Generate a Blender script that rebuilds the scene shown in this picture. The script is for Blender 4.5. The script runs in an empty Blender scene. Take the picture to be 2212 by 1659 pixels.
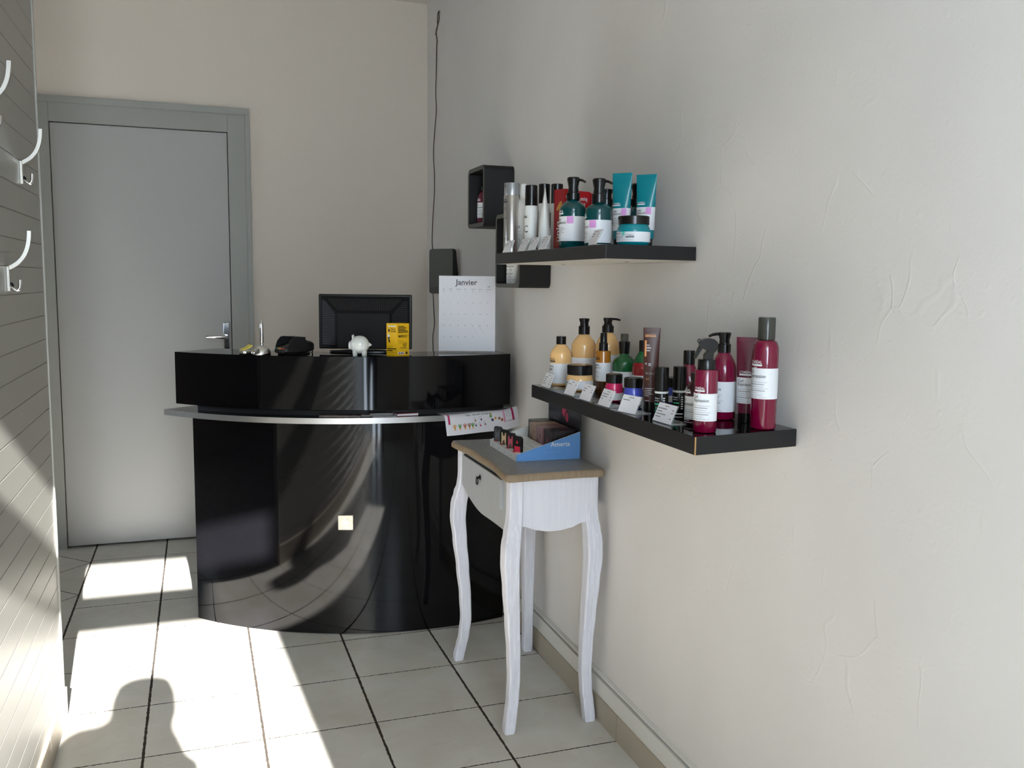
import bpy, bmesh, math, random
from mathutils import Vector, Matrix
random.seed(7)
sc = bpy.context.scene
COL = sc.collection
PI = math.pi
R_ = math.radians

# ------------------------------------------------------------------ camera, sky, sun, exposure
cam_d = bpy.data.cameras.new('camera')
cam = bpy.data.objects.new('camera', cam_d)
COL.objects.link(cam)
cam_d.sensor_width = 36.0
cam_d.lens = 1937.334 / 2212 * 36.0
cam_d.clip_start = 0.02
YAW, PITCH, ROLL = 0.33717, 0.11232, 0.01146
fw = Vector((math.sin(YAW) * math.cos(PITCH), math.cos(YAW) * math.cos(PITCH), -math.sin(PITCH)))
rt = Vector((math.cos(YAW), -math.sin(YAW), 0))
up = rt.cross(fw)
cr_, sr_ = math.cos(ROLL), math.sin(ROLL)
RR = cr_ * rt + sr_ * up
UU = -sr_ * rt + cr_ * up
M = Matrix(((RR.x, UU.x, -fw.x, 0.508), (RR.y, UU.y, -fw.y, -4.5735), (RR.z, UU.z, -fw.z, 1.3394), (0, 0, 0, 1)))
cam.matrix_world = M
sc.camera = cam

world = bpy.data.worlds.new('sky')
sc.world = world
world.use_nodes = True
wn = world.node_tree.nodes
wn['Background'].inputs['Color'].default_value = (0.73, 0.865, 1.0, 1)
wn['Background'].inputs['Strength'].default_value = 9.6

sun_d = bpy.data.lights.new('sun', 'SUN')
sun = bpy.data.objects.new('sun', sun_d)
COL.objects.link(sun)
sun_d.energy = 42.0
sun_d.angle = R_(0.75)
sun_d.color = (1.0, 0.98, 0.95)
sun.rotation_euler = Vector((-0.065, 1.0, -0.455)).to_track_quat('-Z', 'Y').to_euler()
sun.location = (1, -9, 5)

sc.view_settings.view_transform = 'Standard'
sc.view_settings.look = 'None'
sc.view_settings.gamma = 1.0
sc.view_settings.use_curve_mapping = False
sc.view_settings.exposure = 0.93
sc.cycles.max_bounces = 7
sc.cycles.diffuse_bounces = 5
sc.cycles.glossy_bounces = 3
sc.cycles.use_light_tree = False
sc.cycles.caustics_reflective = True
sc.cycles.blur_glossy = 1.0
sc.cycles.caustics_refractive = False
sc.cycles.sample_clamp_indirect = 6.0

# ------------------------------------------------------------------ materials
def lin(c):
    return tuple((v / 255 / 12.92) if v / 255 <= 0.04045 else ((v / 255 + 0.055) / 1.055) ** 2.4 for v in c) + (1.0,)

MATS = {}
def mat(name, rgb=(128, 128, 128), rough=0.5, metal=0.0, spec=0.5, coat=0.0, trans=0.0, ior=1.45, alpha=1.0):
    if name in MATS:
        return MATS[name]
    m = bpy.data.materials.new(name)
    m.use_nodes = True
    b = m.node_tree.nodes['Principled BSDF']
    b.inputs['Base Color'].default_value = lin(rgb)
    b.inputs['Roughness'].default_value = rough
    b.inputs['Metallic'].default_value = metal
    b.inputs['Specular IOR Level'].default_value = spec
    b.inputs['Coat Weight'].default_value = coat
    b.inputs['Transmission Weight'].default_value = trans
    b.inputs['IOR'].default_value = ior
    b.inputs['Alpha'].default_value = alpha
    MATS[name] = m
    return m

class NT:
    """small helper to write node trees"""
    def __init__(s, m):
        s.t = m.node_tree
        s.b = s.t.nodes['Principled BSDF']
    def n(s, kind, **kw):
        nd = s.t.nodes.new(kind)
        for k, v in kw.items():
            setattr(nd, k, v)
        return nd
    def l(s, a, b):
        s.t.links.new(a, b)
    def math(s, op, a, b=None, c=None, clamp=False):
        nd = s.n('ShaderNodeMath', operation=op, use_clamp=clamp)
        for i, v in enumerate((a, b, c)):
            if v is None:
                continue
            if isinstance(v, (int, float)):
                nd.inputs[i].default_value = v
            else:
                s.l(v, nd.inputs[i])
        return nd.outputs[0]
    def obj(s):
        return s.n('ShaderNodeTexCoord').outputs['Object']
    def noise(s, vec, scale, detail=3, rough=0.5, dist=0.0):
        nd = s.n('ShaderNodeTexNoise')
        nd.inputs['Scale'].default_value = scale
        nd.inputs['Detail'].default_value = detail
        nd.inputs['Roughness'].default_value = rough
        nd.inputs['Distortion'].default_value = dist
        s.l(vec, nd.inputs['Vector'])
        return nd.outputs['Fac'], nd.outputs['Color']
    def mapping(s, vec, scale=(1, 1, 1), loc=(0, 0, 0), rot=(0, 0, 0)):
        nd = s.n('ShaderNodeMapping')
        nd.inputs['Scale'].default_value = scale
        nd.inputs['Location'].default_value = loc
        nd.inputs['Rotation'].default_value = rot
        s.l(vec, nd.inputs['Vector'])
        return nd.outputs[0]
    def ramp(s, fac, stops):
        nd = s.n('ShaderNodeValToRGB')
        e = nd.color_ramp.elements
        e[0].position, e[0].color = stops[0]
        e[1].position, e[1].color = stops[-1]
        for p, c in stops[1:-1]:
            k = e.new(p)
            k.color = c
        s.l(fac, nd.inputs[0])
        return nd.outputs[0]
    def rng(s, v, a, b, c, d, smooth=False):
        nd = s.n('ShaderNodeMapRange', clamp=True)
        if smooth:
            nd.interpolation_type = 'SMOOTHSTEP'
        for i, x in enumerate((a, b, c, d)):
            nd.inputs[i + 1].default_value = x
        s.l(v, nd.inputs[0])
        return nd.outputs[0]
    def mix(s, fac, a, b):
        nd = s.n('ShaderNodeMix', data_type='RGBA')
        if isinstance(fac, (int, float)):
            nd.inputs[0].default_value = fac
        else:
            s.l(fac, nd.inputs[0])
        for i, v in ((6, a), (7, b)):
            if isinstance(v, tuple):
                nd.inputs[i].default_value = v
            else:
                s.l(v, nd.inputs[i])
        return nd.outputs[2]
    def bump(s, h, strength=0.3, dist=0.01):
        nd = s.n('ShaderNodeBump')
        nd.inputs['Strength'].default_value = strength
        nd.inputs['Distance'].default_value = dist
        s.l(h, nd.inputs['Height'])
        s.l(nd.outputs[0], s.b.inputs['Normal'])

def make_floor():
    m = mat('floor_tiles', (190, 182, 168), 0.38, spec=0.4)
    t = NT(m)
    o = t.obj()
    f1, c1 = t.noise(o, 55, 2, 0.6)
    off = t.math('MULTIPLY', t.math('SUBTRACT', f1, 0.5), 0.006)
    f2, c2 = t.noise(t.mapping(o, loc=(5, 3, 0)), 90, 2, 0.6)
    off2 = t.math('MULTIPLY', t.math('SUBTRACT', f2, 0.5), 0.006)
    sp = t.n('ShaderNodeSeparateXYZ')
    t.l(o, sp.inputs[0])
    x, y = sp.outputs[0], sp.outputs[1]
    xd = t.math('ADD', t.math('ABSOLUTE', t.math('PINGPONG', x, 0.165)), off)
    yd = t.math('ADD', t.math('ABSOLUTE', t.math('PINGPONG', y, 0.165)), off2)
    lx = t.rng(xd, 0.0030, 0.0046, 1, 0, True)
    ly = t.rng(yd, 0.0014, 0.0028, 1, 0, True)
    y2 = t.math('ADD', y, 0.025)
    u = t.math('MULTIPLY', t.math('ADD', x, y2), 0.70711)
    v = t.math('MULTIPLY', t.math('SUBTRACT', x, y2), 0.70711)
    lu = t.rng(t.math('ADD', t.math('PINGPONG', u, 0.165), off), 0.0016, 0.003, 1, 0, True)
    lv = t.rng(t.math('ADD', t.math('PINGPONG', v, 0.165), off2), 0.0016, 0.003, 1, 0, True)
    left = t.math('LESS_THAN', x, -0.004)
    right = t.math('SUBTRACT', 1.0, left)
    border = t.rng(t.math('ADD', t.math('ABSOLUTE', x), off), 0.0030, 0.0046, 1, 0, True)
    grid = t.math('MULTIPLY', t.math('MAXIMUM', lx, ly), right)
    diag = t.math('MULTIPLY', t.math('MAXIMUM', lu, lv), left)
    mask = t.math('MAXIMUM', t.math('MAXIMUM', grid, diag), border)
    n1, _ = t.noise(o, 5.0, 3, 0.65, 0.6)
    n2, _ = t.noise(t.mapping(o, (3, 14, 3)), 3, 4, 0.6, 1.5)
    tone = t.mix(t.rng(n1, 0.3, 0.72, 0, 1), lin((184, 179, 168)), lin((198, 196, 190)))
    tone = t.mix(t.rng(n2, 0.62, 0.72, 0, 0.22), tone, lin((148, 140, 128)))
    g1, _ = t.noise(o, 30, 3)
    grout = t.mix(g1, lin((30, 25, 20)), lin((56, 48, 39)))
    t.l(t.mix(mask, tone, grout), t.b.inputs['Base Color'])
    t.l(t.rng(mask, 0, 1, 0.30, 0.9), t.b.inputs['Roughness'])
    h = t.math('ADD', t.math('MULTIPLY', mask, -1.0), t.math('MULTIPLY', n2, 0.45))
    t.bump(h, 0.35, 0.003)
    return m

def make_plaster(name, rgb, marks=1.0):
    m = mat(name, rgb, 0.55, spec=0.35)
    t = NT(m)
    o = t.obj()
    _, dc = t.noise(o, 2.2, 3, 0.6)
    dv = t.n('ShaderNodeVectorMath', operation='MULTIPLY_ADD')
    t.l(dc, dv.inputs[0])
    dv.inputs[1].default_value = (0.35, 0.35, 0.35)
    t.l(o, dv.inputs[2])
    vo = t.n('ShaderNodeTexVoronoi', feature='DISTANCE_TO_EDGE')
    vo.inputs['Scale'].default_value = 4.2
    t.l(t.mapping(dv.outputs[0], (1, 1.3, 0.75)), vo.inputs['Vector'])
    ridge = t.rng(vo.outputs['Distance'], 0.0, 0.020, 1, 0, True)
    nm, _ = t.noise(t.mapping(o, loc=(3, 1, 7)), 5.5, 3, 0.6)
    ridge = t.math('MULTIPLY', ridge, t.rng(nm, 0.52, 0.60, 0, 1, True))
    vo2 = t.n('ShaderNodeTexVoronoi', feature='F1')
    vo2.inputs['Scale'].default_value = 2.1
    t.l(t.mapping(dv.outputs[0], (1, 1, 0.7), (4, 2, 9)), vo2.inputs['Vector'])
    patch = t.rng(vo2.outputs['Distance'], 0.40, 0.42, 0, 1)
    fine, _ = t.noise(o, 130, 1, 0.6)
    spots, _ = t.noise(o, 42, 1, 0.5)
    spots = t.rng(spots, 0.66, 0.76, 0, 1)
    big, _ = t.noise(o, 3, 2, 0.5)
    h = t.math('ADD', t.math('MULTIPLY', ridge, 0.26 * marks), t.math('MULTIPLY', fine, 0.10))
    h = t.math('ADD', h, t.math('MULTIPLY', patch, 0.16 * marks))
    h = t.math('ADD', h, t.math('MULTIPLY', spots, 0.16 * marks))
    h = t.math('ADD', h, t.math('MULTIPLY', big, 0.8))
    t.bump(h, 0.5, 0.006)
    t.l(t.mix(t.rng(big, 0.3, 0.7, 0, 1), lin(rgb), lin(tuple(v - 4 for v in rgb))), t.b.inputs['Base Color'])
    return m

def make_plain_plaster(name, rgb, rough=0.6):
    m = mat(name, rgb, rough, spec=0.35)
    t = NT(m)
    f, _ = t.noise(t.obj(), 60, 2, 0.6)
    t.bump(f, 0.15, 0.003)
    return m

def make_painted_wood(name, rgb, streak, rough=0.55):
    m = mat(name, rgb, rough)
    t = NT(m)
    o = t.obj()
    n1, _ = t.noise(t.mapping(o, (120, 120, 7)), 1.0, 4, 0.65)
    t.l(t.mix(t.rng(n1, 0.42, 0.66, 0, 1), lin(rgb), lin(streak)), t.b.inputs['Base Color'])
    t.bump(n1, 0.25, 0.002)
    return m

M_floor = make_floor()
M_wallR = make_plaster('plaster_right', (212, 208, 204), 0.68)
M_wallB = make_plain_plaster('plaster_back', (213, 202, 189))
M_wallS = mat('plaster_salon', (213, 202, 189), 0.7)
M_ceil = mat('ceiling_paint', (215, 210, 200), 0.8)
M_panel = mat('panel_grey', (135, 134, 128), 0.38, spec=0.5)
M_door = mat('door_grey', (165, 164, 160), 0.5)
M_frame = mat('door_frame_grey', (150, 150, 144), 0.5)
M_bead = mat('edge_bead', (156, 155, 149), 0.4)
M_plinth = make_plain_plaster('plinth_tile', (164, 155, 140), 0.45)
M_band = make_plain_plaster('skirting_band', (208, 206, 200))
M_gap = mat('chipped_edge', (120, 112, 100), 0.9)
M_blackgloss = mat('black_gloss', (7, 7, 9), 0.055, spec=0.34)
M_blackmatt = mat('black_matt', (17, 17, 19), 0.55)
M_blackplastic = mat('black_plastic', (20, 20, 22), 0.32)
M_blackcap = mat('black_cap', (14, 13, 14), 0.22)
M_grille = mat('dark_grille', (84, 83, 79), 0.7)
M_alu = mat('brushed_aluminium', (205, 205, 205), 0.34, metal=1.0)
M_chrome = mat('chrome', (225, 225, 225), 0.10, metal=1.0)
M_satin = mat('satin_steel', (178, 172, 162), 0.30, metal=1.0)
M_white = mat('white_label', (226, 228, 232), 0.45)
M_paper = mat('white_paper', (224, 224, 230), 0.6)
M_ink = mat('dark_ink', (40, 40, 46), 0.6)
M_ink2 = mat('grey_ink', (140, 141, 146), 0.6)
M_ink3 = mat('faint_ink', (188, 189, 194), 0.6)
M_tealglass = mat('teal_bottle', (0, 64, 68), 0.14, spec=0.5, coat=0.3)
M_teal = mat('teal_tube', (0, 128, 140), 0.25, coat=0.3)
M_pink = mat('lilac_sticker', (214, 152, 214), 0.5)
M_mint = mat('mint_sticker', (120, 205, 195), 0.5)
M_red = mat('burgundy_plastic', (112, 4, 46), 0.16, coat=0.5)
M_redtube = mat('burgundy_tube', (92, 10, 42), 0.3, coat=0.2)
M_redshade = mat('shaded_burgundy', (52, 12, 24), 0.2, coat=0.4)  # darker copy of the burgundy, shadow put into the colour
M_cream = mat('cream_plastic', (236, 190, 128), 0.2, coat=0.4)
M_green = mat('green_bottle', (20, 92, 50), 0.14, coat=0.5)
M_amber = mat('amber_oil', (176, 112, 26), 0.12, coat=0.5)
M_amberdk = mat('amber_dark', (70, 34, 10), 0.15, coat=0.5)
M_redliq = mat('red_liquid', (158, 32, 38), 0.15, coat=0.5)
M_blue = mat('blue_jar', (76, 88, 190), 0.25, coat=0.3)
M_pinkjar = mat('pink_jar', (208, 36, 96), 0.25, coat=0.3)
M_brown = mat('brown_tube', (66, 36, 30), 0.4)
M_copper = mat('copper_print', (214, 150, 96), 0.4)
M_silver = mat('silver_can', (196, 192, 188), 0.28, metal=0.9)
M_whiteplastic = mat('white_plastic', (222, 224, 222), 0.3)
M_smoke = mat('smoked_cap', (70, 70, 64), 0.12, spec=0.5, alpha=0.72)
M_redbox = mat('red_carton', (178, 18, 28), 0.35)
M_reddk = mat('red_carton_side', (150, 30, 36), 0.4)
M_gold = mat('gold_print', (190, 142, 60), 0.4)
M_acrylic = mat('clear_acrylic', (214, 216, 218), 0.08, spec=0.6, alpha=0.32)
M_yellow = mat('yellow_card', (236, 186, 22), 0.5)
M_pigwhite = mat('white_ceramic', (222, 226, 222), 0.15, coat=0.4)
M_bluecard = mat('blue_card', (98, 152, 214), 0.55)
M_greycard = mat('grey_card', (196, 196, 198), 0.6)
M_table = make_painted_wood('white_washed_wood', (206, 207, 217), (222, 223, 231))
M_apron = make_painted_wood('shaded_washed_wood', (158, 160, 162), (162, 164, 166))  # washed wood darkened: shade on the drawer side put into the colour
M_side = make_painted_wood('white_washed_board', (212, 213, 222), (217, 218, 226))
M_tabletop = make_painted_wood('grey_top_wood', (128, 127, 124), (146, 144, 140), 0.4)
M_edgewood = make_painted_wood('bare_wood_edge', (134, 116, 95), (146, 129, 107), 0.5)
M_darkiron = mat('dark_iron', (40, 40, 42), 0.4, metal=0.7)
M_shelfside = mat('black_laminate', (24, 24, 27), 0.35)
M_under = mat('pale_underside', (196, 192, 184), 0.6)
M_chip = mat('raw_chipboard', (178, 138, 92), 0.8)

# ------------------------------------------------------------------ mesh building
_txt = {}
def text2d(s):
    """flat triangles of a string, unit size, starting at x=0"""
    if s in _txt:
        return _txt[s]
    cu = bpy.data.curves.new('t', 'FONT')
    bold = s.startswith('*')
    cu.body = s.lstrip('*')
    cu.offset = 0.018 if bold else 0.008
    cu.size = 1.0
    cu.resolution_u = 2
    ob = bpy.data.objects.new('t', cu)
    COL.objects.link(ob)
    dg = bpy.context.evaluated_depsgraph_get()
    dg.update()
    me = ob.evaluated_get(dg).to_mesh()
    vs = [(v.co.x, v.co.y) for v in me.vertices]
    fs = [tuple(p.vertices) for p in me.polygons]
    ob.evaluated_get(dg).to_mesh_clear()
    bpy.data.objects.remove(ob)
    bpy.data.curves.remove(cu)
    w = max([v[0] for v in vs] or [0])
    _txt[s] = (vs, fs, w)
    return _txt[s]

class MB:
    def __init__(s):
        s.v, s.f, s.m = [], [], []
    def add(s, vs, fs, mi=0, mtx=None):
        o = len(s.v)
        for p in vs:
            p = Vector(p)
            s.v.append(mtx @ p if mtx else p)
        for f in fs:
            s.f.append(tuple(i + o for i in f))
            s.m.append(mi)
        return s
    def box(s, a, b, mi=0, mtx=None):
        x0, y0, z0 = a
        x1, y1, z1 = b
        vs = [(x0, y0, z0), (x1, y0, z0), (x1, y1, z0), (x0, y1, z0), (x0, y0, z1), (x1, y0, z1), (x1, y1, z1), (x0, y1, z1)]
        return s.add(vs, [(0, 3, 2, 1), (4, 5, 6, 7), (0, 1, 5, 4), (1, 2, 6, 5), (2, 3, 7, 6), (3, 0, 4, 7)], mi, mtx)
    def lathe(s, prof, mi=0, seg=40, cx=0, cy=0, mtx=None):
        vs, fs = [], []
        n = len(prof)
        for r, z in prof:
            for k in range(seg):
                a = 2 * PI * k / seg
                vs.append((cx + r * math.cos(a), cy + r * math.sin(a), z))
        for i in range(n - 1):
            for k in range(seg):
                k2 = (k + 1) % seg
                fs.append((i * seg + k, i * seg + k2, (i + 1) * seg + k2, (i + 1) * seg + k))
        if prof[0][0] > 1e-6:
            fs.append(tuple(range(seg - 1, -1, -1)))
        if prof[-1][0] > 1e-6:
            fs.append(tuple((n - 1) * seg + k for k in range(seg)))
        return s.add(vs, fs, mi, mtx)
    def prism(s, poly, z0, z1, mi=0, mi_top=None, mtx=None):
        n = len(poly)
        vs = [(x, y, z0) for x, y in poly] + [(x, y, z1) for x, y in poly]
        s.add(vs, [(i, (i + 1) % n, n + (i + 1) % n, n + i) for i in range(n)] + [tuple(range(n - 1, -1, -1))], mi, mtx)
        s.add([(x, y, z1) for x, y in poly], [tuple(range(n))], mi if mi_top is None else mi_top, mtx)
        return s
    def strip(s, rows, mi=0, closed=False):
        """grid of points: rows of equal length"""
        n = len(rows[0])
        vs = [p for r in rows for p in r]
        fs = []
        for i in range(len(rows) - 1):
            for k in range(n if closed else n - 1):
                k2 = (k + 1) % n
                fs.append((i * n + k, i * n + k2, (i + 1) * n + k2, (i + 1) * n + k))
        return s.add(vs, fs, mi)
    def tube(s, pts, r, mi=0, seg=10, caps=True, flat=1.0):
        pts = [Vector(p) for p in pts]
        rows = []
        rr = r if isinstance(r, (list, tuple)) else [r] * len(pts)
        t0 = (pts[1] - pts[0]).normalized()
        ref = Vector((0, 0, 1)) if abs(t0.z) < 0.9 else Vector((1, 0, 0))
        nrm = t0.cross(ref).normalized()
        for i, p in enumerate(pts):
            t = (pts[min(i + 1, len(pts) - 1)] - pts[max(i - 1, 0)]).normalized()
            nrm = (nrm - t * nrm.dot(t)).normalized()
            bn = t.cross(nrm)
            rows.append([p + rr[i] * (math.cos(2 * PI * k / seg) * nrm + flat * math.sin(2 * PI * k / seg) * bn) for k in range(seg)])
        s.strip(rows, mi, True)
        if caps:
            s.add(rows[0], [tuple(range(seg))], mi)
            s.add(rows[-1], [tuple(range(seg - 1, -1, -1))], mi)
        return s
    def text(s, txt, size, fn, mi=1, width=None):
        """fn maps (x, y) in metres to a point; width squeezes the text to that length"""
        vs, fs, w = text2d(txt)
        kx = size if width is None else width / max(w, 1e-6)
        return s.add([fn(x * kx, y * size) for x, y in vs], fs, mi)
    def quad(s, fn, x0, y0, x1, y1, mi=1, n=6):
        xs = [x0 + (x1 - x0) * i / n for i in range(n + 1)]
        return s.strip([[fn(x, y0) for x in xs], [fn(x, y1) for x in xs]], mi)
    def build(s, name, mats, parent=None, label=None, smooth=35, bevel=0, kind=None, segs=2, props=None):
        me = bpy.data.meshes.new(name)
        me.from_pydata([tuple(v) for v in s.v], [], s.f)
        if not isinstance(mats, (list, tuple)):
            mats = [mats]
        for m in mats:
            me.materials.append(m)
        for p, mi in zip(me.polygons, s.m):
            p.material_index = min(mi, len(mats) - 1)
        bm = bmesh.new()
        bm.from_mesh(me)
        bmesh.ops.remove_doubles(bm, verts=bm.verts, dist=1e-6)
        bm.to_mesh(me)
        bm.free()
        if smooth:
            me.shade_smooth()
            me.set_sharp_from_angle(angle=R_(smooth))
        me.update()
        o = bpy.data.objects.new(name, me)
        COL.objects.link(o)
        if parent:
            o.parent = parent
        if label:
            o['label'] = label
        if kind:
            o['kind'] = kind
        if bevel:
            b = o.modifiers.new('bevel', 'BEVEL')
            b.width = bevel
            b.segments = segs
            b.limit_method = 'ANGLE'
            b.angle_limit = R_(40)
            b.harden_normals = False
        return o

def thing(name, label, cat, loc=(0, 0, 0), rotz=0.0, group=None):
    o = bpy.data.objects.new(name, None)
    COL.objects.link(o)
    o.empty_display_size = 0.05
    o.location = loc
    o.rotation_euler = (0, 0, rotz)
    o['label'] = label
    o['category'] = cat
    if group:
        o['group'] = group
    return o

def tag(o, label, cat, group=None):
    o['label'] = label
    o['category'] = cat
    if group:
        o['group'] = group
    return o

def copy_tree(o, parent=None):
    c = o.copy()
    COL.objects.link(c)
    if parent:
        c.parent = parent
    for ch in [k for k in o.children]:
        copy_tree(ch, c)
    return c

def struct(mb, name, mats, parent=None, smooth=0, bevel=0):
    return mb.build(name, mats, parent, None, smooth, bevel, 'structure' if parent is None else None)

def rotm(deg, loc=(0, 0, 0)):
    return Matrix.Translation(loc) @ Matrix.Rotation(R_(deg), 4, 'Z')

# ------------------------------------------------------------------ the room
def wx(y):                    # plane of the right wall
    return 1.6964 + 0.0150 * y
def px_(y):                   # face of the tile plinth on the right wall
    return 1.6702 + 0.0135 * y
YB, YF, ZC = 0.25, -5.5, 2.80

mb = MB()
mb.add([(-3.0, YF - 0.2, 0), (1.9, YF - 0.2, 0), (1.9, YB + 0.2, 0), (-3.0, YB + 0.2, 0)], [(0, 1, 2, 3)])
mb.add([(-3.0, YF - 0.2, -0.1), (1.9, YF - 0.2, -0.1), (1.9, YB + 0.2, -0.1), (-3.0, YB + 0.2, -0.1)], [(3, 2, 1, 0)])
struct(mb, 'floor', M_floor)
mb = MB()
mb.box((-3.1, YF - 0.2, ZC), (2.0, YB + 0.2, ZC + 0.1))
struct(mb, 'ceiling', M_ceil)
# right wall
mb = MB()
mb.add([(wx(YF), YF, 0), (wx(YB), YB, 0), (wx(YB), YB, ZC), (wx(YF), YF, ZC), (1.85, YF, 0), (1.85, YB, 0), (1.85, YB, ZC), (1.85, YF, ZC)],
       [(0, 3, 2, 1), (4, 5, 6, 7), (0, 1, 5, 4), (1, 2, 6, 5), (2, 3, 7, 6), (3, 0, 4, 7)])
struct(mb, 'wall_right', M_wallR)
# back wall around the door opening
DX0, DX1, DZ = -0.155, 0.777, 2.19
mb = MB()
mb.box((-3.0, YB, 0), (DX0, YB + 0.12, ZC))
mb.box((DX1, YB, 0), (1.85, YB + 0.12, ZC))
mb.box((DX0, YB, DZ), (DX1, YB + 0.12, ZC))
mb.box((DX0 - 0.1, YB + 0.11, 0), (DX1 + 0.1, YB + 0.2, DZ + 0.1))  # unseen backing behind the leaf, added to stop light leaking round it
struct(mb, 'wall_back', M_wallB)
# far left wall of the salon and the street facade
mb = MB()
WY0, WY1, WZ0, WZ1 = -1.25, -0.65, 1.30, 1.95     # unseen daylight opening, added to light the corner from the left
mb.box((-3.1, YF, 0), (-3.0, WY0, ZC))
mb.box((-3.1, WY1, 0), (-3.0, YB + 0.12, ZC))
mb.box((-3.1, WY0, 0), (-3.0, WY1, WZ0))
mb.box((-3.1, WY0, WZ1), (-3.0, WY1, ZC))
struct(mb, 'wall_left', M_wallS)
mb = MB()
OX0, OX1 = 0.10, 1.060           # shop-door opening, seen only by its light
mb.box((OX1, YF - 0.12, 0), (1.85, YF, ZC))
mb.box((-3.1, YF - 0.12, 0), (OX0, YF, ZC))
mb.box((OX0, YF - 0.12, 2.498), (OX1, YF, ZC))
struct(mb, 'wall_front', M_wallS)
mb = MB()
mb.box((OX0, YF - 0.07, 2.088), (OX1, YF - 0.02, 2.288))
mb.box((OX1 - 0.03, YF - 0.07, 0), (OX1, YF - 0.02, 2.498))
mb.box((OX0, YF - 0.07, 0), (OX0 + 0.02, YF - 0.02, 2.498))
mb.box((0.40, YF - 0.06, 0), (OX1, YF - 0.03, 1.05))  # unseen solid lower panel, added to hold back light on near wall and floor
struct(mb, 'door_2', M_alu)
# clad partition on the left: horizontal boards with V joints
PX = 0.089
mb = MB()
prof = [(0.02, 0.0), (PX, 0.0)]
pitch, g = 0.0678, 0.0016
z = 0.0097 + 0.0678
while z < ZC - 0.05:
    prof += [(PX, z - g), (PX - 0.0022, z), (PX, z + g)]
    z += pitch
prof += [(PX, ZC), (0.02, ZC)]
n = len(prof)
YP = -1.652
vs = [(x, YF, zz) for x, zz in prof] + [(x, YP, zz) for x, zz in prof]
mb.add(vs, [(i, (i + 1) % n, n + (i + 1) % n, n + i) for i in range(n)])
mb.add([(x, YP, zz) for x, zz in prof], [tuple(range(n))])
struct(mb, 'wall_partition', M_panel)
mb = MB()
mb.prism([(PX - 0.02, YP - 0.006), (PX + 0.004, YP - 0.006), (PX + 0.005, YP), (PX + 0.004, YP + 0.006), (PX - 0.02, YP + 0.006)], 0.09, ZC)
struct(mb, 'trim_1', M_bead, None, 40)
mb = MB()
yy = YP + 0.006
while yy > YF + 0.1:
    mb.box((0.05, yy - 0.329, 0), (0.0995, yy, 0.095))
    yy -= 0.331
mb.box((0.05, YF, 0.0), (0.098, YP, 0.094))
struct(mb, 'baseboard_left', M_plinth, None, 0, 0.002)

# tile plinth and skirting band on the right wall
mb = MB()
yy = YB - 0.0
k = 0
ys = [0.25, -0.33 * 1, -0.33 * 3, -0.33 * 5, -0.33 * 7, -0.33 * 9, -0.33 * 11]
for a, b in zip(ys[:-1], ys[1:]):
    y0, y1 = b + 0.0012, a - 0.0012
    mb.add([(px_(y0), y0, 0), (px_(y1), y1, 0), (px_(y1), y1, 0.078), (px_(y0), y0, 0.078), (1.8, y0, 0), (1.8, y1, 0), (1.8, y1, 0.078), (1.8, y0, 0.078)],
           [(0, 3, 2, 1), (3, 7, 6, 2), (0, 4, 7, 3), (1, 2, 6, 5)])
struct(mb, 'baseboard_right', M_plinth)
mb = MB()
for off, z0, z1, mi in ((0.004, 0.0785, 0.131, 0), (0.016, 0.131, 0.139, 1), (0.007, 0.139, 0.1435, 0)):
    y0, y1 = -5.49, 0.249
    mb.add([(px_(y0) + off, y0, z0), (px_(y1) + off, y1, z0), (px_(y1) + off, y1, z1), (px_(y0) + off, y0, z1), (1.8, y0, z0), (1.8, y1, z0), (1.8, y1, z1), (1.8, y0, z1)],
           [(0, 3, 2, 1), (3, 7, 6, 2), (0, 1, 5, 4)], mi)
struct(mb, 'trim_2', [M_band, M_gap])
mb = MB()
for x0 in (0.78, 1.11, 1.44):
    mb.box((x0 + 0.001, YB - 0.012, 0), (min(x0 + 0.329, 1.665), YB + 0.01, 0.078))
struct(mb, 'baseboard_back', M_plinth)

# door in the back wall
door = bpy.data.objects.new('door_1', None)
COL.objects.link(door)
door['kind'] = 'structure'
door.location = (0, YB, 0)
mb = MB()
LX0, LX1, LZ = -0.133, 0.672, 2.072
mb.box((DX0 - 0.02, -0.012, 0), (LX0, 0.10, DZ))
mb.box((LX1, -0.012, 0), (DX1, 0.10, DZ))
mb.box((LX0, -0.012, LZ), (LX1, 0.10, DZ))
mb.box((DX1 - 0.022, -0.02, 0), (DX1 + 0.002, -0.008, DZ - 0.03))
mb.box((DX0 - 0.02, -0.02, DZ - 0.03), (DX1 + 0.002, -0.008, DZ + 0.002))
mb.build('door_frame', M_frame, door, None, 0, 0.002)
mb = MB()
mb.box((LX0 + 0.003, -0.001, 0.010), (LX1 - 0.003, 0.04, LZ - 0.003))
leaf = mb.build('door_leaf', M_door, door, None, 0, 0.002)
mb = MB()
mb.box((0.629, -0.012, 0.90), (0.661, -0.001, 1.122))
hp = mb.build('handle_plate', M_chrome, door, None, 40, 0.005, segs=3)
mb = MB()
mb.tube([(0.645, -0.008, 1.048), (0.645, -0.045, 1.048), (0.638, -0.056, 1.048), (0.615, -0.058, 1.049), (0.575, -0.056, 1.052), (0.545, -0.054, 1.052)],
        [0.009, 0.009, 0.010, 0.0105, 0.0095, 0.0075], seg=14)
mb.build('handle_lever', M_chrome, hp, None, 40)

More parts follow.
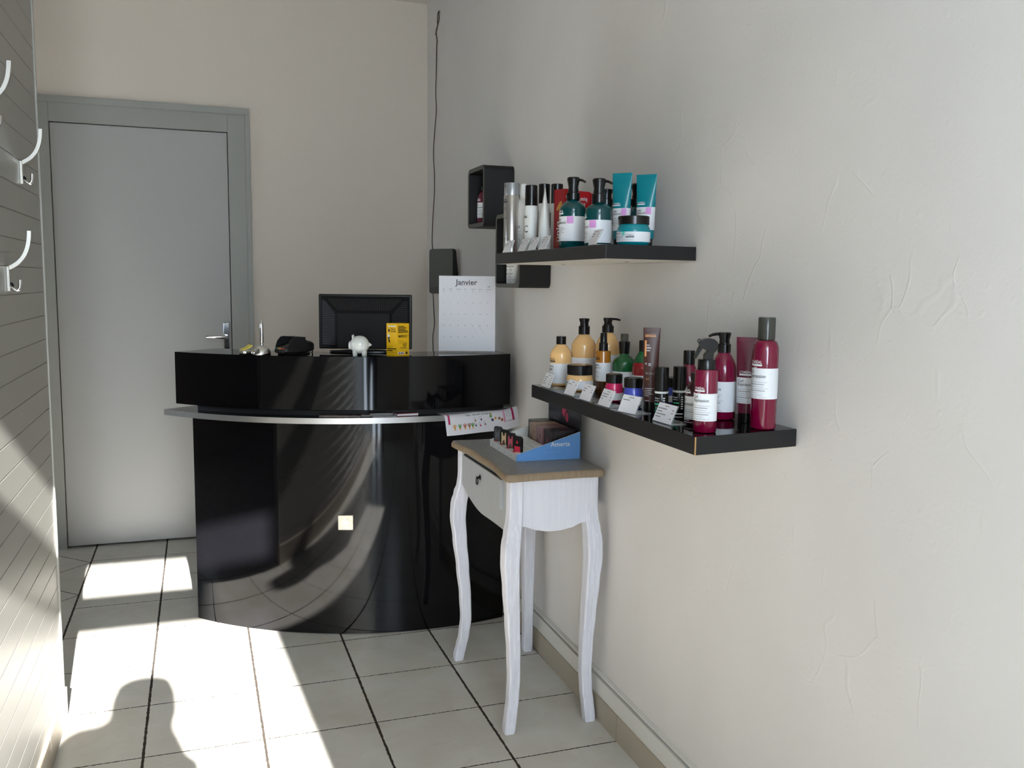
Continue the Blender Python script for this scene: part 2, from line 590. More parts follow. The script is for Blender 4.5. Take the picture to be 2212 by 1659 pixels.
# ------------------------------------------------------------------ reception desk (curved front)
def arc_pts(c, r, x0, x1, n=60):
    """points on the camera-side arc of a circle from x0 to x1"""
    a0 = math.acos(max(-1, min(1, (x0 - c[0]) / r)))
    a1 = math.acos(max(-1, min(1, (x1 - c[0]) / r)))
    out = []
    for i in range(n + 1):
        a = a0 + (a1 - a0) * i / n
        out.append((c[0] + r * math.cos(a), c[1] - r * math.sin(a)))
    return out

desk = thing('reception_desk', 'black high-gloss reception desk with curved front, silver ledge edge and raised counter box', 'reception desk', (1.0, -1.0, 0))
OD = Vector((1.0, -1.0, 0))
def shift(p):
    return [(x - OD.x, y - OD.y) for x, y in p]
BC, BR = (1.3474, -0.1563), 1.1582
front = arc_pts(BC, BR, 0.479, 1.634, 72)
inner = arc_pts(BC, BR - 0.022, 0.501, 1.634, 72)
mb = MB()
mb.prism(shift(front + inner[::-1]), 0.004, 0.842)
mb.build('curved_front', M_blackgloss, desk, None, 30)
mb = MB()
mb.box((0.480 - OD.x, -0.920 - OD.y, 0.004), (0.502 - OD.x, -0.42 - OD.y, 0.74))
mb.build('side_panel', M_blackgloss, desk, None, 0, 0.001)
mb = MB()
wt = [(0.49, -0.90)] + [(x, y) for x, y in inner[6::6]] + [(1.634, -0.42), (0.49, -0.42)]
mb.prism(shift([p for p in wt]), 0.715, 0.74)
mb.build('worktop', M_blackmatt, desk, None, 0)
# ledge with brushed metal edge
LC, LR = (1.243, -0.296), 1.076
le = arc_pts(LC, LR, 0.377, 1.640, 72)
li = arc_pts(LC, LR - 0.30, 0.377 + 0.245, 1.640, 72)
def off_arc(p, c, d):
    out = []
    for x, y in p:
        v = Vector((x - c[0], y - c[1])).normalized()
        out.append((x + v.x * d, y + v.y * d))
    return out
le_in = off_arc(le, LC, -0.0015)
mb = MB()
mb.prism(shift(le_in + li[::-1]), 0.8246, 0.8448)
ledge = mb.build('ledge', M_blackgloss, desk, None, 30)
mb = MB()
leb = off_arc(le, LC, -0.0016)
mb.prism(shift(le + leb[::-1]), 0.8240, 0.8452)
# metal strip returns round the left end
p0, p1 = Vector(le[0]), Vector(li[0])
nn = Vector((p1 - p0)).normalized()
sd = Vector((nn.y, -nn.x))
q = [p0, p1, p1 - sd * 0.0016, p0 - sd * 0.0016]
mb.build('metal_edge', M_alu, desk, None, 30)
# raised counter box
CC, CR = (1.311, -0.147), 1.211
ce = arc_pts(CC, CR, 0.421, 1.644, 80)
ci = arc_pts(CC, CR - 0.222, 0.421 + 0.163, 1.644, 80)
mb = MB()
mb.prism(shift(ce + ci[::-1]), 0.870, 1.067)
mb.build('counter_box', M_blackgloss, desk, None, 30, 0.0012)
rs = off_arc(ce[4:], CC, -0.045)
ri = off_arc(ce[4:], CC, -0.185)
mb = MB()
mb.prism(shift(rs + ri[::-1]), 0.8446, 0.8702)
mb.build('riser_filler', M_blackmatt, desk, None, 30)  # filler added under the counter box to keep the gap dark
# maker's plate with relief pattern
xpl = 1.0125
ypl = BC[1] - math.sqrt(BR ** 2 - (xpl - BC[0]) ** 2)
apl = math.degrees(math.atan2(ypl - BC[1], xpl - BC[0])) + 90
mt = Matrix.Translation((xpl - OD.x, ypl - OD.y, 0.438)) @ Matrix.Rotation(R_(apl), 4, 'Z')
mb = MB()
s_ = 0.0275
mb.box((-s_, -0.004, -s_), (s_, 0.003, s_), 0, mt)
for a, b in (((-s_, -0.0055, s_ - .004), (s_, -0.004, s_)), ((-s_, -0.0055, -s_), (s_, -0.004, -s_ + .004)), ((-s_, -0.0055, -s_), (-s_ + .003, -0.004, s_)), ((s_ - .003, -0.0055, -s_), (s_, -0.004, s_))):
    mb.box(a, b, 0, mt)
for cx, cz, hs in ((0, .0085, .0068), (-.0095, -.001, .0068), (.0095, -.001, .0068), (0, -.0105, .0068)):
    vs = [(cx, -.0058, cz + hs * 1.35), (cx + hs * 1.35, -.0058, cz), (cx, -.0058, cz - hs * 1.35), (cx - hs * 1.35, -.0058, cz)]
    vi = [(cx, -.0058, cz + hs * .75), (cx + hs * .75, -.0058, cz), (cx, -.0058, cz - hs * .75), (cx - hs * .75, -.0058, cz)]
    mb.add(vs + vi, [(k, (k + 1) % 4, 4 + (k + 1) % 4, 4 + k) for k in range(4)], 1, mt)
for j in range(5):
    mb.box((-.018 + j * .0082, -.0058, -.0225), (-.0135 + j * .0082, -.004, -.0185), 1, mt)
mb.build('maker_plate', [M_satin, M_alu], desk, 'small square silver plate with embossed diamond pattern', 0)

# ------------------------------------------------------------------ things on the raised counter
ZT = 1.0672
# monitor seen from behind
mon = thing('computer_monitor', 'black computer monitor seen from its vented back on the reception counter', 'monitor', (1.108, -1.150, ZT), R_(-18.5))
W2, Z0m, Z1m = 0.1785, 0.012, 0.222
mb = MB()
mb.box((-W2, 0.022, Z0m), (W2, 0.040, Z1m))
scr = mb.build('screen_bezel', M_blackplastic, mon, None, 0, 0.005, segs=3)
mb = MB()
ix, iz0, iz1, dep = 0.098, 0.022, 0.150, -0.026
o4 = [(-W2 + .008, .022, Z0m + .006), (W2 - .008, .022, Z0m + .006), (W2 - .008, .022, Z1m - .008), (-W2 + .008, .022, Z1m - .008)]
i4 = [(-ix, dep, iz0), (ix, dep, iz0), (ix, dep, iz1), (-ix, dep, iz1)]
mb.add(o4 + i4, [(0, 1, 5, 4), (1, 2, 6, 5), (2, 3, 7, 6), (3, 0, 4, 7), (4, 5, 6, 7)])
def lerp3(a, b, t):
    return Vector(a) * (1 - t) + Vector(b) * t
nl = 26
for side in (0, 1):
    A, B, Cc, D = (o4[3], o4[0], i4[3], i4[0]) if side == 0 else (o4[2], o4[1], i4[2], i4[1])
    nrm = Vector(((-1 if side == 0 else 1) * 0.5, -0.86, 0))
    for i in range(nl):
        t0, t1 = 0.06 + 0.9 * i / nl, 0.06 + 0.9 * (i + 0.5) / nl
        zz0 = Z1m - .02 - (Z1m - Z0m - .035) * i / nl
        zz1 = zz0 - 0.0034
        top = min(1.0, (Z1m - zz0) / (Z1m - iz1)) if zz0 > iz1 else 1.0
        sx = -1 if side == 0 else 1
        xa, xb = W2 - .016, (W2 - .008) - (W2 - .008 - ix) * min(0.86, max(0.1, top * 0.86))
        def pt(x, zz):
            f = (W2 - .008 - x) / (W2 - .008 - ix)
            return Vector((sx * x, .022 + (dep - .022) * f, zz)) + nrm * 0.0016
        if xa - xb > 0.012:
            a_, b_ = pt(xa, zz0), pt(xb, zz0)
            c_, d_ = pt(xb, zz1), pt(xa, zz1)
            lift = -nrm * 0.003
            mb.add([a_, b_, c_, d_, a_ + lift, b_ + lift, c_ + lift, d_ + lift], [(0, 1, 2, 3), (0, 4, 5, 1), (2, 6, 7, 3), (1, 5, 6, 2), (3, 7, 4, 0)], 1)
for i in range(44):
    x = -0.150 + 0.300 * i / 43
    if abs(x) > 0.145:
        continue
    zt, zb = Z1m - 0.018, iz1 + 0.012
    f0 = 0.15
    def pz(zz):
        f = (Z1m - .008 - zz) / (Z1m - .008 - iz1)
        return .022 + (dep - .022) * f
    zlo = max(zb, iz1 + (abs(x) - ix) / (W2 - ix) * (Z1m - iz1) + 0.012) if abs(x) > ix else zb
    if zt - zlo > 0.006:
        a_ = Vector((x - .0011, pz(zt) - .0012, zt))
        b_ = Vector((x + .0011, pz(zt) - .0012, zt))
        c_ = Vector((x + .0011, pz(zlo) - .0012, zlo))
        d_ = Vector((x - .0011, pz(zlo) - .0012, zlo))
        dn = Vector((0, .003, .001))
        mb.add([a_, b_, c_, d_, a_ + dn, b_ + dn, c_ + dn, d_ + dn], [(3, 2, 1, 0), (0, 1, 5, 4), (1, 2, 6, 5), (2, 3, 7, 6), (3, 0, 4, 7)], 1)
mb.build('back_cover', [mat('monitor_back', (11, 11, 13), 0.6, spec=0.3), mat('vent_ribs', (46, 46, 52), 0.45)], mon, None, 0)
mb = MB()
mb.tube([(0, 0.012, 0.004), (0, 0.014, 0.09)], 0.028, seg=20, flat=0.5)
mb.build('stand_neck', M_blackplastic, mon)
mb = MB()
mb.lathe([(0.120, 0.0), (0.125, 0.002), (0.124, 0.006), (0.05, 0.010)], seg=56, mtx=Matrix.Translation((0.0, 0.022, 0)) @ Matrix.Diagonal((1.10, 0.42, 1, 1)))
mb.build('stand_foot', M_blackplastic, mon)

# piggy bank
pig = thing('piggy_bank', 'round white ceramic piggy bank in front of the black monitor', 'piggy bank', (1.066, -1.288, ZT), R_(-18))
mb = MB()
rows = []
for i in range(25):
    t = PI * i / 24
    x = -0.0345 * math.cos(t)
    r = 0.0335 * math.sin(t) ** 0.86
    if x > 0.018:
        r *= 1 - 0.12 * (x - 0.018) / 0.0165
    rows.append([(x, r * math.cos(2 * PI * k / 36), 0.0405 + r * math.sin(2 * PI * k / 36)) for k in range(36)])
mb.strip(rows, 0, True)
body = mb.build('body', M_pigwhite, pig, None, 180)
mb = MB()
mb.tube([(-0.028, 0, .038), (-0.036, 0, .037), (-0.039, 0, .037)], [0.0165, 0.0155, 0.0135], seg=24)
mb.build('snout', M_pigwhite, pig, None, 60)
for sy in (-1, 1):
    mb = MB()
    mb.tube([(-0.022, sy * 0.012, 0.062), (-0.024, sy * 0.014, 0.071), (-0.025, sy * 0.014, 0.0775)], [0.0078, 0.0055, 0.0012], seg=14, flat=0.55)
    mb.build('ear', M_pigwhite, pig, None, 70)
for sx, sy in ((-1, -1), (1, -1), (-1, 1), (1, 1)):
    mb = MB()
    mb.tube([(sx * 0.0155, sy * 0.011, 0.018), (sx * 0.017, sy * 0.012, 0.006), (sx * 0.017, sy * 0.012, 0.0)], [0.0105, 0.0078, 0.007], seg=16)
    mb.build('leg', M_pigwhite, pig, None, 60)
mb = MB()
mb.tube([(0.026, 0, .040), (0.036, 0, .0405), (0.044, 0, .040)], [0.0145, 0.0075, 0.0012], seg=16)
mb.build('tail', M_pigwhite, pig, None, 70)

# yellow collection box
yb = thing('collection_box', 'small yellow cardboard collection box printed MERCI beside the white piggy bank', 'box', (1.197, -1.326, ZT), R_(-12))
HB = 0.1185
# corner towards the camera at the origin, faces go left-back and right-back
la, ra = R_(180 - 44), R_(38)
Lw, Rw = 0.054, 0.056
Lv = Vector((math.cos(la), math.sin(la), 0)) * Lw
Rv = Vector((math.cos(ra), math.sin(ra), 0)) * Rw
mb = MB()
mb.prism([(0, 0), (Rv.x, Rv.y), (Rv.x + Lv.x, Rv.y + Lv.y), (Lv.x, Lv.y)], 0.0, HB)
ln = Vector((Lv.y, -Lv.x, 0)).normalized() * -1
rn = Vector((Rv.y, -Rv.x, 0)).normalized()
def fL(x, y):
    return Vector((Lv.x, Lv.y, 0)) * (1 - x / Lw) + Vector((0, 0, y)) + ln * -0.0006 if False else Vector((Lv.x, Lv.y, 0)) * (1 - x / Lw) + Vector((0, 0, y)) + Vector((-abs(ln.x), -abs(ln.y), 0)) * 0.0006
def fR(x, y):
    return Vector((Rv.x, Rv.y, 0)) * (x / Rw) + Vector((0, 0, y)) + Vector((abs(rn.x), -abs(rn.y), 0)) * 0.0006
def at(fn, ox, oy):
    return lambda x, y: fn(ox + x, oy + y)
mb.quad(fL, .008, .1065, .048, .1105, 2, 1)
mb.text('*PIÈCES', .0078, at(fL, .022, .0945), 1, .024)
mb.text('*JAUNES', .0078, at(fL, .022, .0865), 1, .026)
mb.add([fL(.009, .088), fL(.018, .088), fL(.0165, .096), fL(.0135, .0995), fL(.0105, .096)], [(0, 1, 2, 3, 4)], 1)
mb.add([fL(.006, .084), fL(.020, .0715), fL(.007, .066)], [(0, 2, 1)], 2)
mb.add([fL(.007, .066), fL(.017, .070), fL(.016, .060), fL(.019, .048), fL(.014, .047), (fL(.009, .057))], [(0, 5, 4, 3, 2, 1)], 1)
mb.quad(fL, .010, .058, .013, .064, 2, 1)
mb.quad(fL, .003, .0235, .050, .0270, 1, 1)
mb.quad(fL, .003, .0165, .032, .0200, 1, 1)
mb.quad(fL, .006, .033, .030, .0340, 3, 1)
mb.quad(fL, .004, .0105, .050, .0115, 3, 1)
for i, w in enumerate((.030, .042, .035, .047, .050)):
    mb.quad(fR, .004, .106 - i * .0053, .004 + w * .95, .109 - i * .0053, 1, 1)
mb.text('*MERCI !', .0135, at(fR, .006, .067), 1, .046)
for i, w in enumerate((.014, .030, .044, .018)):
    mb.quad(fR, .005, .056 - i * .0042, .005 + w, .0568 - i * .0042, 3, 1)
mb.quad(fR, .012, .0275, .044, .0292, 1, 1)
mb.add([fR(.026, .044), fR(.044, .046), fR(.043, .034), fR(.028, .033)], [(0, 3, 2, 1)], 3)
mb.add([fR(.028, .0425), fR(.042, .044), fR(.041, .0355), fR(.0295, .035)], [(0, 3, 2, 1)], 0)
mb.quad(fR, .004, .005, .032, .0135, 2, 1)
mb.add([fR(.010 + .003 * math.cos(a), .0093 + .003 * math.sin(a)) + Vector((.0003, -.0003, 0)) for a in [2 * PI * i / 12 for i in range(12)]], [tuple(range(12))], 4)
mb.quad(at(lambda x, y: fR(x, y) + Vector((.0003, -.0003, 0)), 0, 0), .0155, .0075, .029, .0112, 4, 1)
mb.add([fR(.044 + .005 * math.cos(a), .0095 + .005 * math.sin(a)) for a in [2 * PI * i / 14 for i in range(14)]], [tuple(range(14))], 1)
mb.build('printed_carton', [M_yellow, mat('print_black', (36, 26, 8), .6), M_whiteplastic, mat('print_brown', (140, 104, 20), .6), mat('print_maroon', (92, 24, 36), .6)], yb, None, 0)

# card payment terminal
term = thing('card_terminal', 'black card payment terminal with red, yellow and green keys on the counter', 'card terminal', (0.838, -1.165, ZT), R_(30))
mb = MB()
prof = [(-.062, .004), (-.064, .014), (-.056, .024), (.030, .030), (.072, .044), (.078, .040), (.080, .004)]
vs = [(-.0, 0, 0)]
mb = MB()
rows = []
secs = [(-.058, .030, .008, .022), (-.050, .036, .005, .029), (-.030, .038, .004, .036), (-.005, .038, .004, .044), (.022, .037, .004, .050), (.044, .034, .006, .050), (.066, .032, .010, .046), (.074, .028, .014, .040)]
for x, hw, z0, z1 in secs:
    rows.append([(x, -hw, z0 + .004), (x, -hw + .006, z0), (x, hw - .006, z0), (x, hw, z0 + .004), (x, hw, z1 - .006), (x, hw - .008, z1), (x, -hw + .008, z1), (x, -hw, z1 - .006)])
mb.strip(rows, 0, True)
mb.add(rows[0], [tuple(range(8))])
mb.add(rows[-1], [tuple(range(7, -1, -1))])
mb.box((-.05, -.026, 0), (.06, .026, .006))
mb.build('body', M_blackplastic, term, None, 40, 0.002)
mb = MB()
# privacy hood round the keypad
hood = [(-.048, .030), (-.040, .050), (-.026, .064), (-.012, .066), (.012, .064), (.022, .064), (.036, .048)]
for sy in (-1, 1):
    a = [(x, sy * .040, z) for x, z in hood] + [(.036, sy * .040, .030), (-.048, sy * .040, .018)]
    b = [(x, sy * .037, z) for x, y, z in a]
    k = len(a)
    mb.add(a + b, [tuple(range(k)), tuple(range(2 * k - 1, k - 1, -1))] + [(i, (i + 1) % k, k + (i + 1) % k, k + i) for i in range(k)])
mb.box((.010, -.040, .060), (.030, .040, .064))
mb.build('keypad_hood', M_blackmatt, term, None, 0)
for i, c in enumerate(((150, 40, 40), (206, 150, 70), (44, 96, 70))):
    mb = MB()
    mb.box((-.0605, -.028 + i * .0185, .021), (-.054, -.012 + i * .0185, .0255))
    mb.build('key', mat('key_%d' % i, c, .4), term, 'coloured key', 0, .001)
mb = MB()
mb.tube([(.074, 0, .022), (.090, .004, .016), (.098, .012, .004), (.115, .035, .004), (.125, .06, .004)], .0028, seg=8)
mb.build('cord', M_blackplastic, term)

# chrome pen stand, pen and yellow sticky notes
ps = thing('pen_stand', 'shiny domed chrome pen stand at the left end of the counter', 'pen stand', (0.724, -1.172, ZT))
mb = MB()
mb.lathe([(.033, 0), (.0358, .003), (.0358, .008), (.033, .017), (.0265, .026), (.0165, .0325), (.0066, .035), (0, .0355)], seg=48)
mb.build('dome', M_chrome, ps, None, 60)
mb = MB()
mb.tube([(0.003, 0.002, .032), (0.0028, 0.002, .041)], [.0062, .0056], seg=18)
mb.build('pen_holder', M_chrome, ps)
pen = MB().lathe([(.0035, 0), (.0062, .004), (.0070, .02), (.0068, .056), (.0055, .071), (.0030, .081), (.0010, .0865), (0, .0868)], seg=20).build('ballpoint_pen', M_chrome)
pen.location = (0.7270, -1.170, ZT + .0412)
tag(pen, 'chrome ballpoint pen standing upright in the domed chrome stand', 'pen')
nt = thing('sticky_note_dispenser', 'small silver tray of yellow sticky notes left of the chrome pen stand', 'note pad', (0.672, -1.135, ZT), R_(20))
mb = MB()
mb.box((-.019, -.022, 0), (.019, .022, .014))
mb.build('tray', M_chrome, nt, None, 40, .003)
mb = MB()
mb.strip([[(-.017, y, .0146), (-.010, y, .016), (.004, y, .021), (.018, y, .030)] for y in (-.019, .019)])
mb.strip([[(-.017, y, .0175), (-.010, y, .0195), (.004, y, .025), (.018, y, .034)] for y in (-.019, .019)])
mb.add([(-.017, -.019, .0146), (-.010, -.019, .016), (.004, -.019, .021), (.018, -.019, .030), (.018, -.019, .034), (.004, -.019, .025), (-.010, -.019, .0195), (-.017, -.019, .0175)], [tuple(range(8))])
mb.add([(-.017, -.019, .0146), (-.017, .019, .0146), (-.017, .019, .0175), (-.017, -.019, .0175)], [(0, 1, 2, 3)])
mb.build('note_block', mat('yellow_notes', (222, 206, 96), .6), nt, 'yellow paper notes', 0)

# acrylic calendar
cal = thing('desk_calendar', 'white January calendar sheet in a clear acrylic stand on the counter', 'calendar', (1.490, -1.238, ZT), R_(-17))
CW, CHt = 0.110, 0.292
tl = R_(-4)
mt = Matrix.Translation((0, .004, 0.006)) @ Matrix.Rotation(tl, 4, 'X')
mb = MB()
mb.box((-CW, 0.0026, 0), (CW, 0.0050, CHt), 0, mt)
mb.box((-CW, -0.004, 0.0), (CW, 0.085, 0.003))
mb.build('acrylic_stand', M_acrylic, cal, 'clear acrylic stand', 0, .0006)
mb = MB()
mb.box((-CW + .001, .0006, .001), (CW - .001, .0024, CHt - .001), 0, mt)
def fC(x, y):
    return mt @ Vector((-CW + x, -0.0002, y))
mb.text('*Janvier', .030, at(fC, .066, .257), 1, .083)
mb.quad(fC, .082, .2545, .128, .2552, 2, 1)
mb.text('2025', .0062, at(fC, .188, .2485), 1)
days = ['Lundi', 'Mardi', 'Mercredi', 'Jeudi', 'Vendredi', 'Samedi', 'Dimanche']
nums = [[30, 31, 1, 2, 3, 4, 5], [6, 7, 8, 9, 10, 11, 12], [13, 14, 15, 16, 17, 18, 19], [20, 21, 22, 23, 24, 25, 26], [27, 28, 29, 30, 31, 1, 2]]
for c in range(7):
    cx = .019 + c * .0282
    mb.text(days[c], .0046, at(fC, cx - .006, .2385), 1)
    for r in range(5):
        out_ = (r == 4 and c > 4)
        mb.text(str(nums[r][c]), .0052, at(fC, cx - .0025, .2295 - r * .0437), 3 if out_ else 1)
for a, b in (((.122, .110), (.150, .068)), ((.148, .112), (.176, .068)), ((.152, .090), (.158, .096))):
    d = Vector((b[0] - a[0], b[1] - a[1])).normalized() * .0004
    mb.add([fC(a[0] - d.y, a[1] + d.x), fC(a[0] + d.y, a[1] - d.x), fC(b[0] + d.y, b[1] - d.x), fC(b[0] - d.y, b[1] + d.x)], [(0, 1, 2, 3)], 3)
mb.build('month_sheet', [M_paper, mat('calendar_ink', (96, 94, 100), .6), M_ink2, M_ink3], cal, None, 0)

# ------------------------------------------------------------------ papers on the ledge
ZL = 0.8450
def on_ledge(x, back):
    """point on the ledge, `back` metres behind its front edge"""
    y = LC[1] - math.sqrt((LR - back) ** 2 - (x - LC[0]) ** 2)
    a = math.degrees(math.atan2(y - LC[1], x - LC[0])) + 90
    return x, y, a
M_mag = mat('magazine_cover', (52, 44, 44), .35)
t_ = NT(M_mag)
nf, _ = t_.noise(t_.mapping(t_.obj(), (40, 40, 160)), 1.0, 3)
t_.l(t_.ramp(nf, [(0.35, lin((24, 22, 24))), (0.5, lin((96, 80, 74))), (0.65, lin((44, 36, 36)))]), t_.b.inputs['Base Color'])
def slab(name, label, cat, x, back, w, d, h, z, m, rot=0, edge=None, group=None):
    px, py, a = on_ledge(x, back)
    o = thing(name, label, cat, (px, py, z), R_(a + rot), group)
    mb = MB()
    mb.box((-w / 2, 0, 0), (w / 2, d, h))
    if edge:
        mb2 = MB()
        mb2.box((-w / 2 + .002, .001, h * .12), (w / 2 - .001, d - .001, h * .86))
        mb2.build('pages', edge, o, None, 0)
        mb = MB()
        mb.box((-w / 2, 0, h * .86), (w / 2, d, h))
        mb.box((-w / 2, 0, 0), (w / 2, d, h * .12))
        mb.box((-w / 2, d - .001, 0), (w / 2, d, h))
    mb.build('cover', m, o, None, 0, .0006)
    return o
slab('magazine', 'dark patterned magazine lying on the desk ledge, leftmost of the papers there', 'magazine', 0.985, .010, .150, .050, .0085, ZL + .0004, M_mag, -2)
slab('brochure', 'small grey brochure on the ledge between the dark magazine and the black notebook', 'brochure', 1.075, .026, .06, .05, .007, ZL + .0004, mat('grey_brochure', (112, 110, 108), .5), 3)
slab('white_sheet', 'white paper sheet under the black notebook on the desk ledge', 'paper sheet', 1.145, .010, .088, .070, .0012, ZL + .0002, M_paper, 2)
slab('notebook', 'thick black notebook lying on the ledge beside the red booklet', 'notebook', 1.135, .028, .088, .052, .013, ZL + .0016, M_blackplastic, 1, mat('grey_pages', (120, 120, 120), .7))
slab('booklet', 'red booklet with white page edges on the ledge beside the hanging poster', 'booklet', 1.232, .024, .082, .060, .010, ZL + .0004, mat('red_cover', (150, 40, 48), .35), 4, M_paper)
# poster drooping over the ledge
pos = thing('poster', 'white notice sheet with pink border and coloured children drawings drooping over the ledge', 'poster', (1.5, -1.36, ZL))
nu, nv = 24, 26
BK, HG = 0.062, 0.080
def poster_pt(u, v):
    """u along the edge 0..1, v from the back edge 0 to the hanging lower edge 1"""
    s = v * (BK + HG + .012)
    x = 1.358 + u * 0.314 + (0.006 if s > BK else -0.012 * (1 - s / BK))
    y0 = LC[1] - math.sqrt((LR + .002) ** 2 - (min(x, 1.668) - LC[0]) ** 2)
    n_ = Vector((min(x, 1.668) - LC[0], y0 - LC[1])).normalized()
    n_ = (n_ * .35 + Vector((-.12, -.99)) * .65).normalized()
    lift = 0.0016 + .004 * math.sin(PI * u) ** 2 * (s / BK if s < BK else 1)
    if s < BK:
        d, zz = s - BK, lift
    elif s < BK + .024:
        a = (s - BK) / .024 * 1.05
        d, zz = .0229 * math.sin(a), lift - .0229 * (1 - math.cos(a))
    else:
        k = s - BK - .024
        d, zz = .0199 + k * .50, lift - .0115 - k * .866
    if u > .75:
        zz += (u - .75) * (.055 if s > BK else .02)
    return Vector((x + n_.x * d - 1.5, y0 + n_.y * d + 1.36, zz))
def fP(x, y):      # x in 0..1 across, y in 0..1 down, lifted a hair off the sheet
    p = poster_pt(x, y)
    du = poster_pt(x + .01, y) - p
    dv = poster_pt(x, y + .01) - p
    return p - du.cross(dv).normalized() * 0.0006
mb = MB()
mb.strip([[poster_pt(i / nu, j / nv) for i in range(nu + 1)] for j in range(nv + 1)])
def pq(x0, y0, x1, y1, mi, n=8):
    mb.strip([[fP(x0 + (x1 - x0) * i / n, y0 + (y1 - y0) * j / n) for i in range(n + 1)] for j in range(n + 1)], mi)
def pdisc(cx, cy, rx, ry, mi, n=12):
    mb.add([fP(cx + rx * math.cos(2 * PI * i / n), cy + ry * math.sin(2 * PI * i / n)) for i in range(n)], [tuple(range(n))], mi)
pq(.035, .20, .060, .72, 1)
pq(.035, .20, .10, .235, 1)
pq(.50, .235, .93, .30, 1)
pq(.90, .235, .93, .80, 1)
pq(.03, .30, .90, .42, 2)
mb.text('TÉL: 05.49.10.50.46', 1.0, lambda x, y: fP(.26 + x, .545 - y * .060), 3, .36)
hands = [(.11, 5), (.175, 6), (.24, 7), (.295, 8), (.34, 6)]
for hx, mi in hands:
    pdisc(hx, .80, .016, .035, mi)
    for k in range(5):
        pdisc(hx - .020 + k * .010, .745 + abs(k - 2) * .008, .0035, .028, mi)
    pq(hx - .009, .82, hx + .009, .88, 5, 2)
for kx, ky, mi in ((.375, .63, 7), (.455, .62, 9), (.375, .76, 9), (.435, .77, 10), (.50, .75, 8)):
    pdisc(kx, ky, .015, .035, 4)
    pdisc(kx, ky, .012, .029, 0)
    pdisc(kx + .008, ky + .050, .010, .028, mi)
for kx, ky, mi in ((.60, .60, 6), (.66, .66, 5), (.715, .67, 8), (.615, .70, 9), (.75, .72, 7)):
    pdisc(kx, ky, .017, .038, mi)
pdisc(.60, .555, .010, .022, 5)
pdisc(.755, .685, .010, .02, 8)
pq(.775, .46, .80, .80, 11)
pdisc(.85, .50, .025, .045, 4)
pdisc(.85, .50, .022, .040, 0)
pdisc(.85, .62, .034, .045, 4)
pdisc(.85, .62, .030, .038, 0)
pq(.82, .775, .90, .785, 3, 3)
mb.build('printed_sheet', [M_paper, mat('poster_pink', (176, 44, 96), .6), mat('poster_grey', (176, 176, 182), .6), M_ink, M_ink2,
         mat('poster_skin', (212, 160, 100), .6), mat('poster_green', (90, 150, 72), .6), mat('poster_terracotta', (178, 96, 70), .6), mat('poster_umber', (150, 100, 70), .6),
         mat('poster_navy', (50, 56, 90), .6), mat('poster_rose', (190, 80, 110), .6), mat('poster_pale_pink', (226, 160, 190), .6)], pos, None, 60)

# ------------------------------------------------------------------ side table
TX0, TX1, TY0, TY1, TZ = 1.350, 1.632, -2.168, -1.605, 0.790
tb = thing('console_table', 'narrow white-washed side table with curved legs, one drawer and grey top', 'side table', (1.49, -1.89, 0))
OT = Vector((1.49, -1.89, 0))
def tsh(p):
    return [(x - OT.x, y - OT.y) for x, y in p]
def serp(p0, p1, nrm, amp, n=28):
    """scalloped edge with eared corners between two corners"""
    out = []
    for i in range(n + 1):
        t = i / n
        d = amp * (math.cos(2 * PI * t * 1.0) * .5 - .5) + amp * .55 * math.exp(-((t - .5) / .16) ** 2) * 1.0
        out.append((p0[0] + (p1[0] - p0[0]) * t + nrm[0] * d, p0[1] + (p1[1] - p0[1]) * t + nrm[1] * d))
    return out
ox0, ox1, oy0, oy1 = TX0 - .020, 1.6535, TY0 - .022, TY1 + .022
r_ = .016
def corner(cx, cy, a0, n=6):
    return [(cx + r_ * math.cos(R_(a0 + 90 * i / n)), cy + r_ * math.sin(R_(a0 + 90 * i / n))) for i in range(n + 1)]
outl = []
outl += corner(ox0 + r_, oy0 + r_, 180)
outl += serp((ox0 + r_, oy0), (ox1 - r_, oy0), (0, -1), .010)[1:-1]
outl += corner(ox1 - r_ - .008, oy0 + r_, 270)
outl += [(ox1 - .008, oy0 + .1), (ox1 - .008, oy1 - .1)]
outl += corner(ox1 - r_ - .008, oy1 - r_, 0)
outl += serp((ox1 - r_, oy1), (ox0 + r_, oy1), (0, 1), .010)[1:-1]
outl += corner(ox0 + r_, oy1 - r_, 90)
outl += serp((ox0, oy1 - r_), (ox0, oy0 + r_), (-1, 0), .030, 40)[1:-1]
mb = MB()
ol = tsh(outl)
cx_ = sum(p[0] for p in ol) / len(ol)
cy_ = sum(p[1] for p in ol) / len(ol)
def inset(p, d):
    out = []
    n = len(p)
    for i in range(n):
        a, b = Vector(p[i - 1]), Vector(p[(i + 1) % n])
        t = (b - a).normalized()
        out.append((p[i][0] - t.y * d, p[i][1] + t.x * d))
    return out
rows = []
for d, zz in ((.004, TZ - .022), (.0005, TZ - .019), (0, TZ - .012), (.0015, TZ - .006), (.0045, TZ - .0015), (.006, TZ)):
    rows.append([(x, y, zz) for x, y in inset(ol, d)])
mb.strip(rows, 0, True)
mb.add(rows[0], [tuple(range(len(ol) - 1, -1, -1))], 0)
mb.add(rows[-1], [tuple(range(len(ol)))], 1)
mb.build('table_top', [M_edgewood, M_tabletop], tb, None, 40)
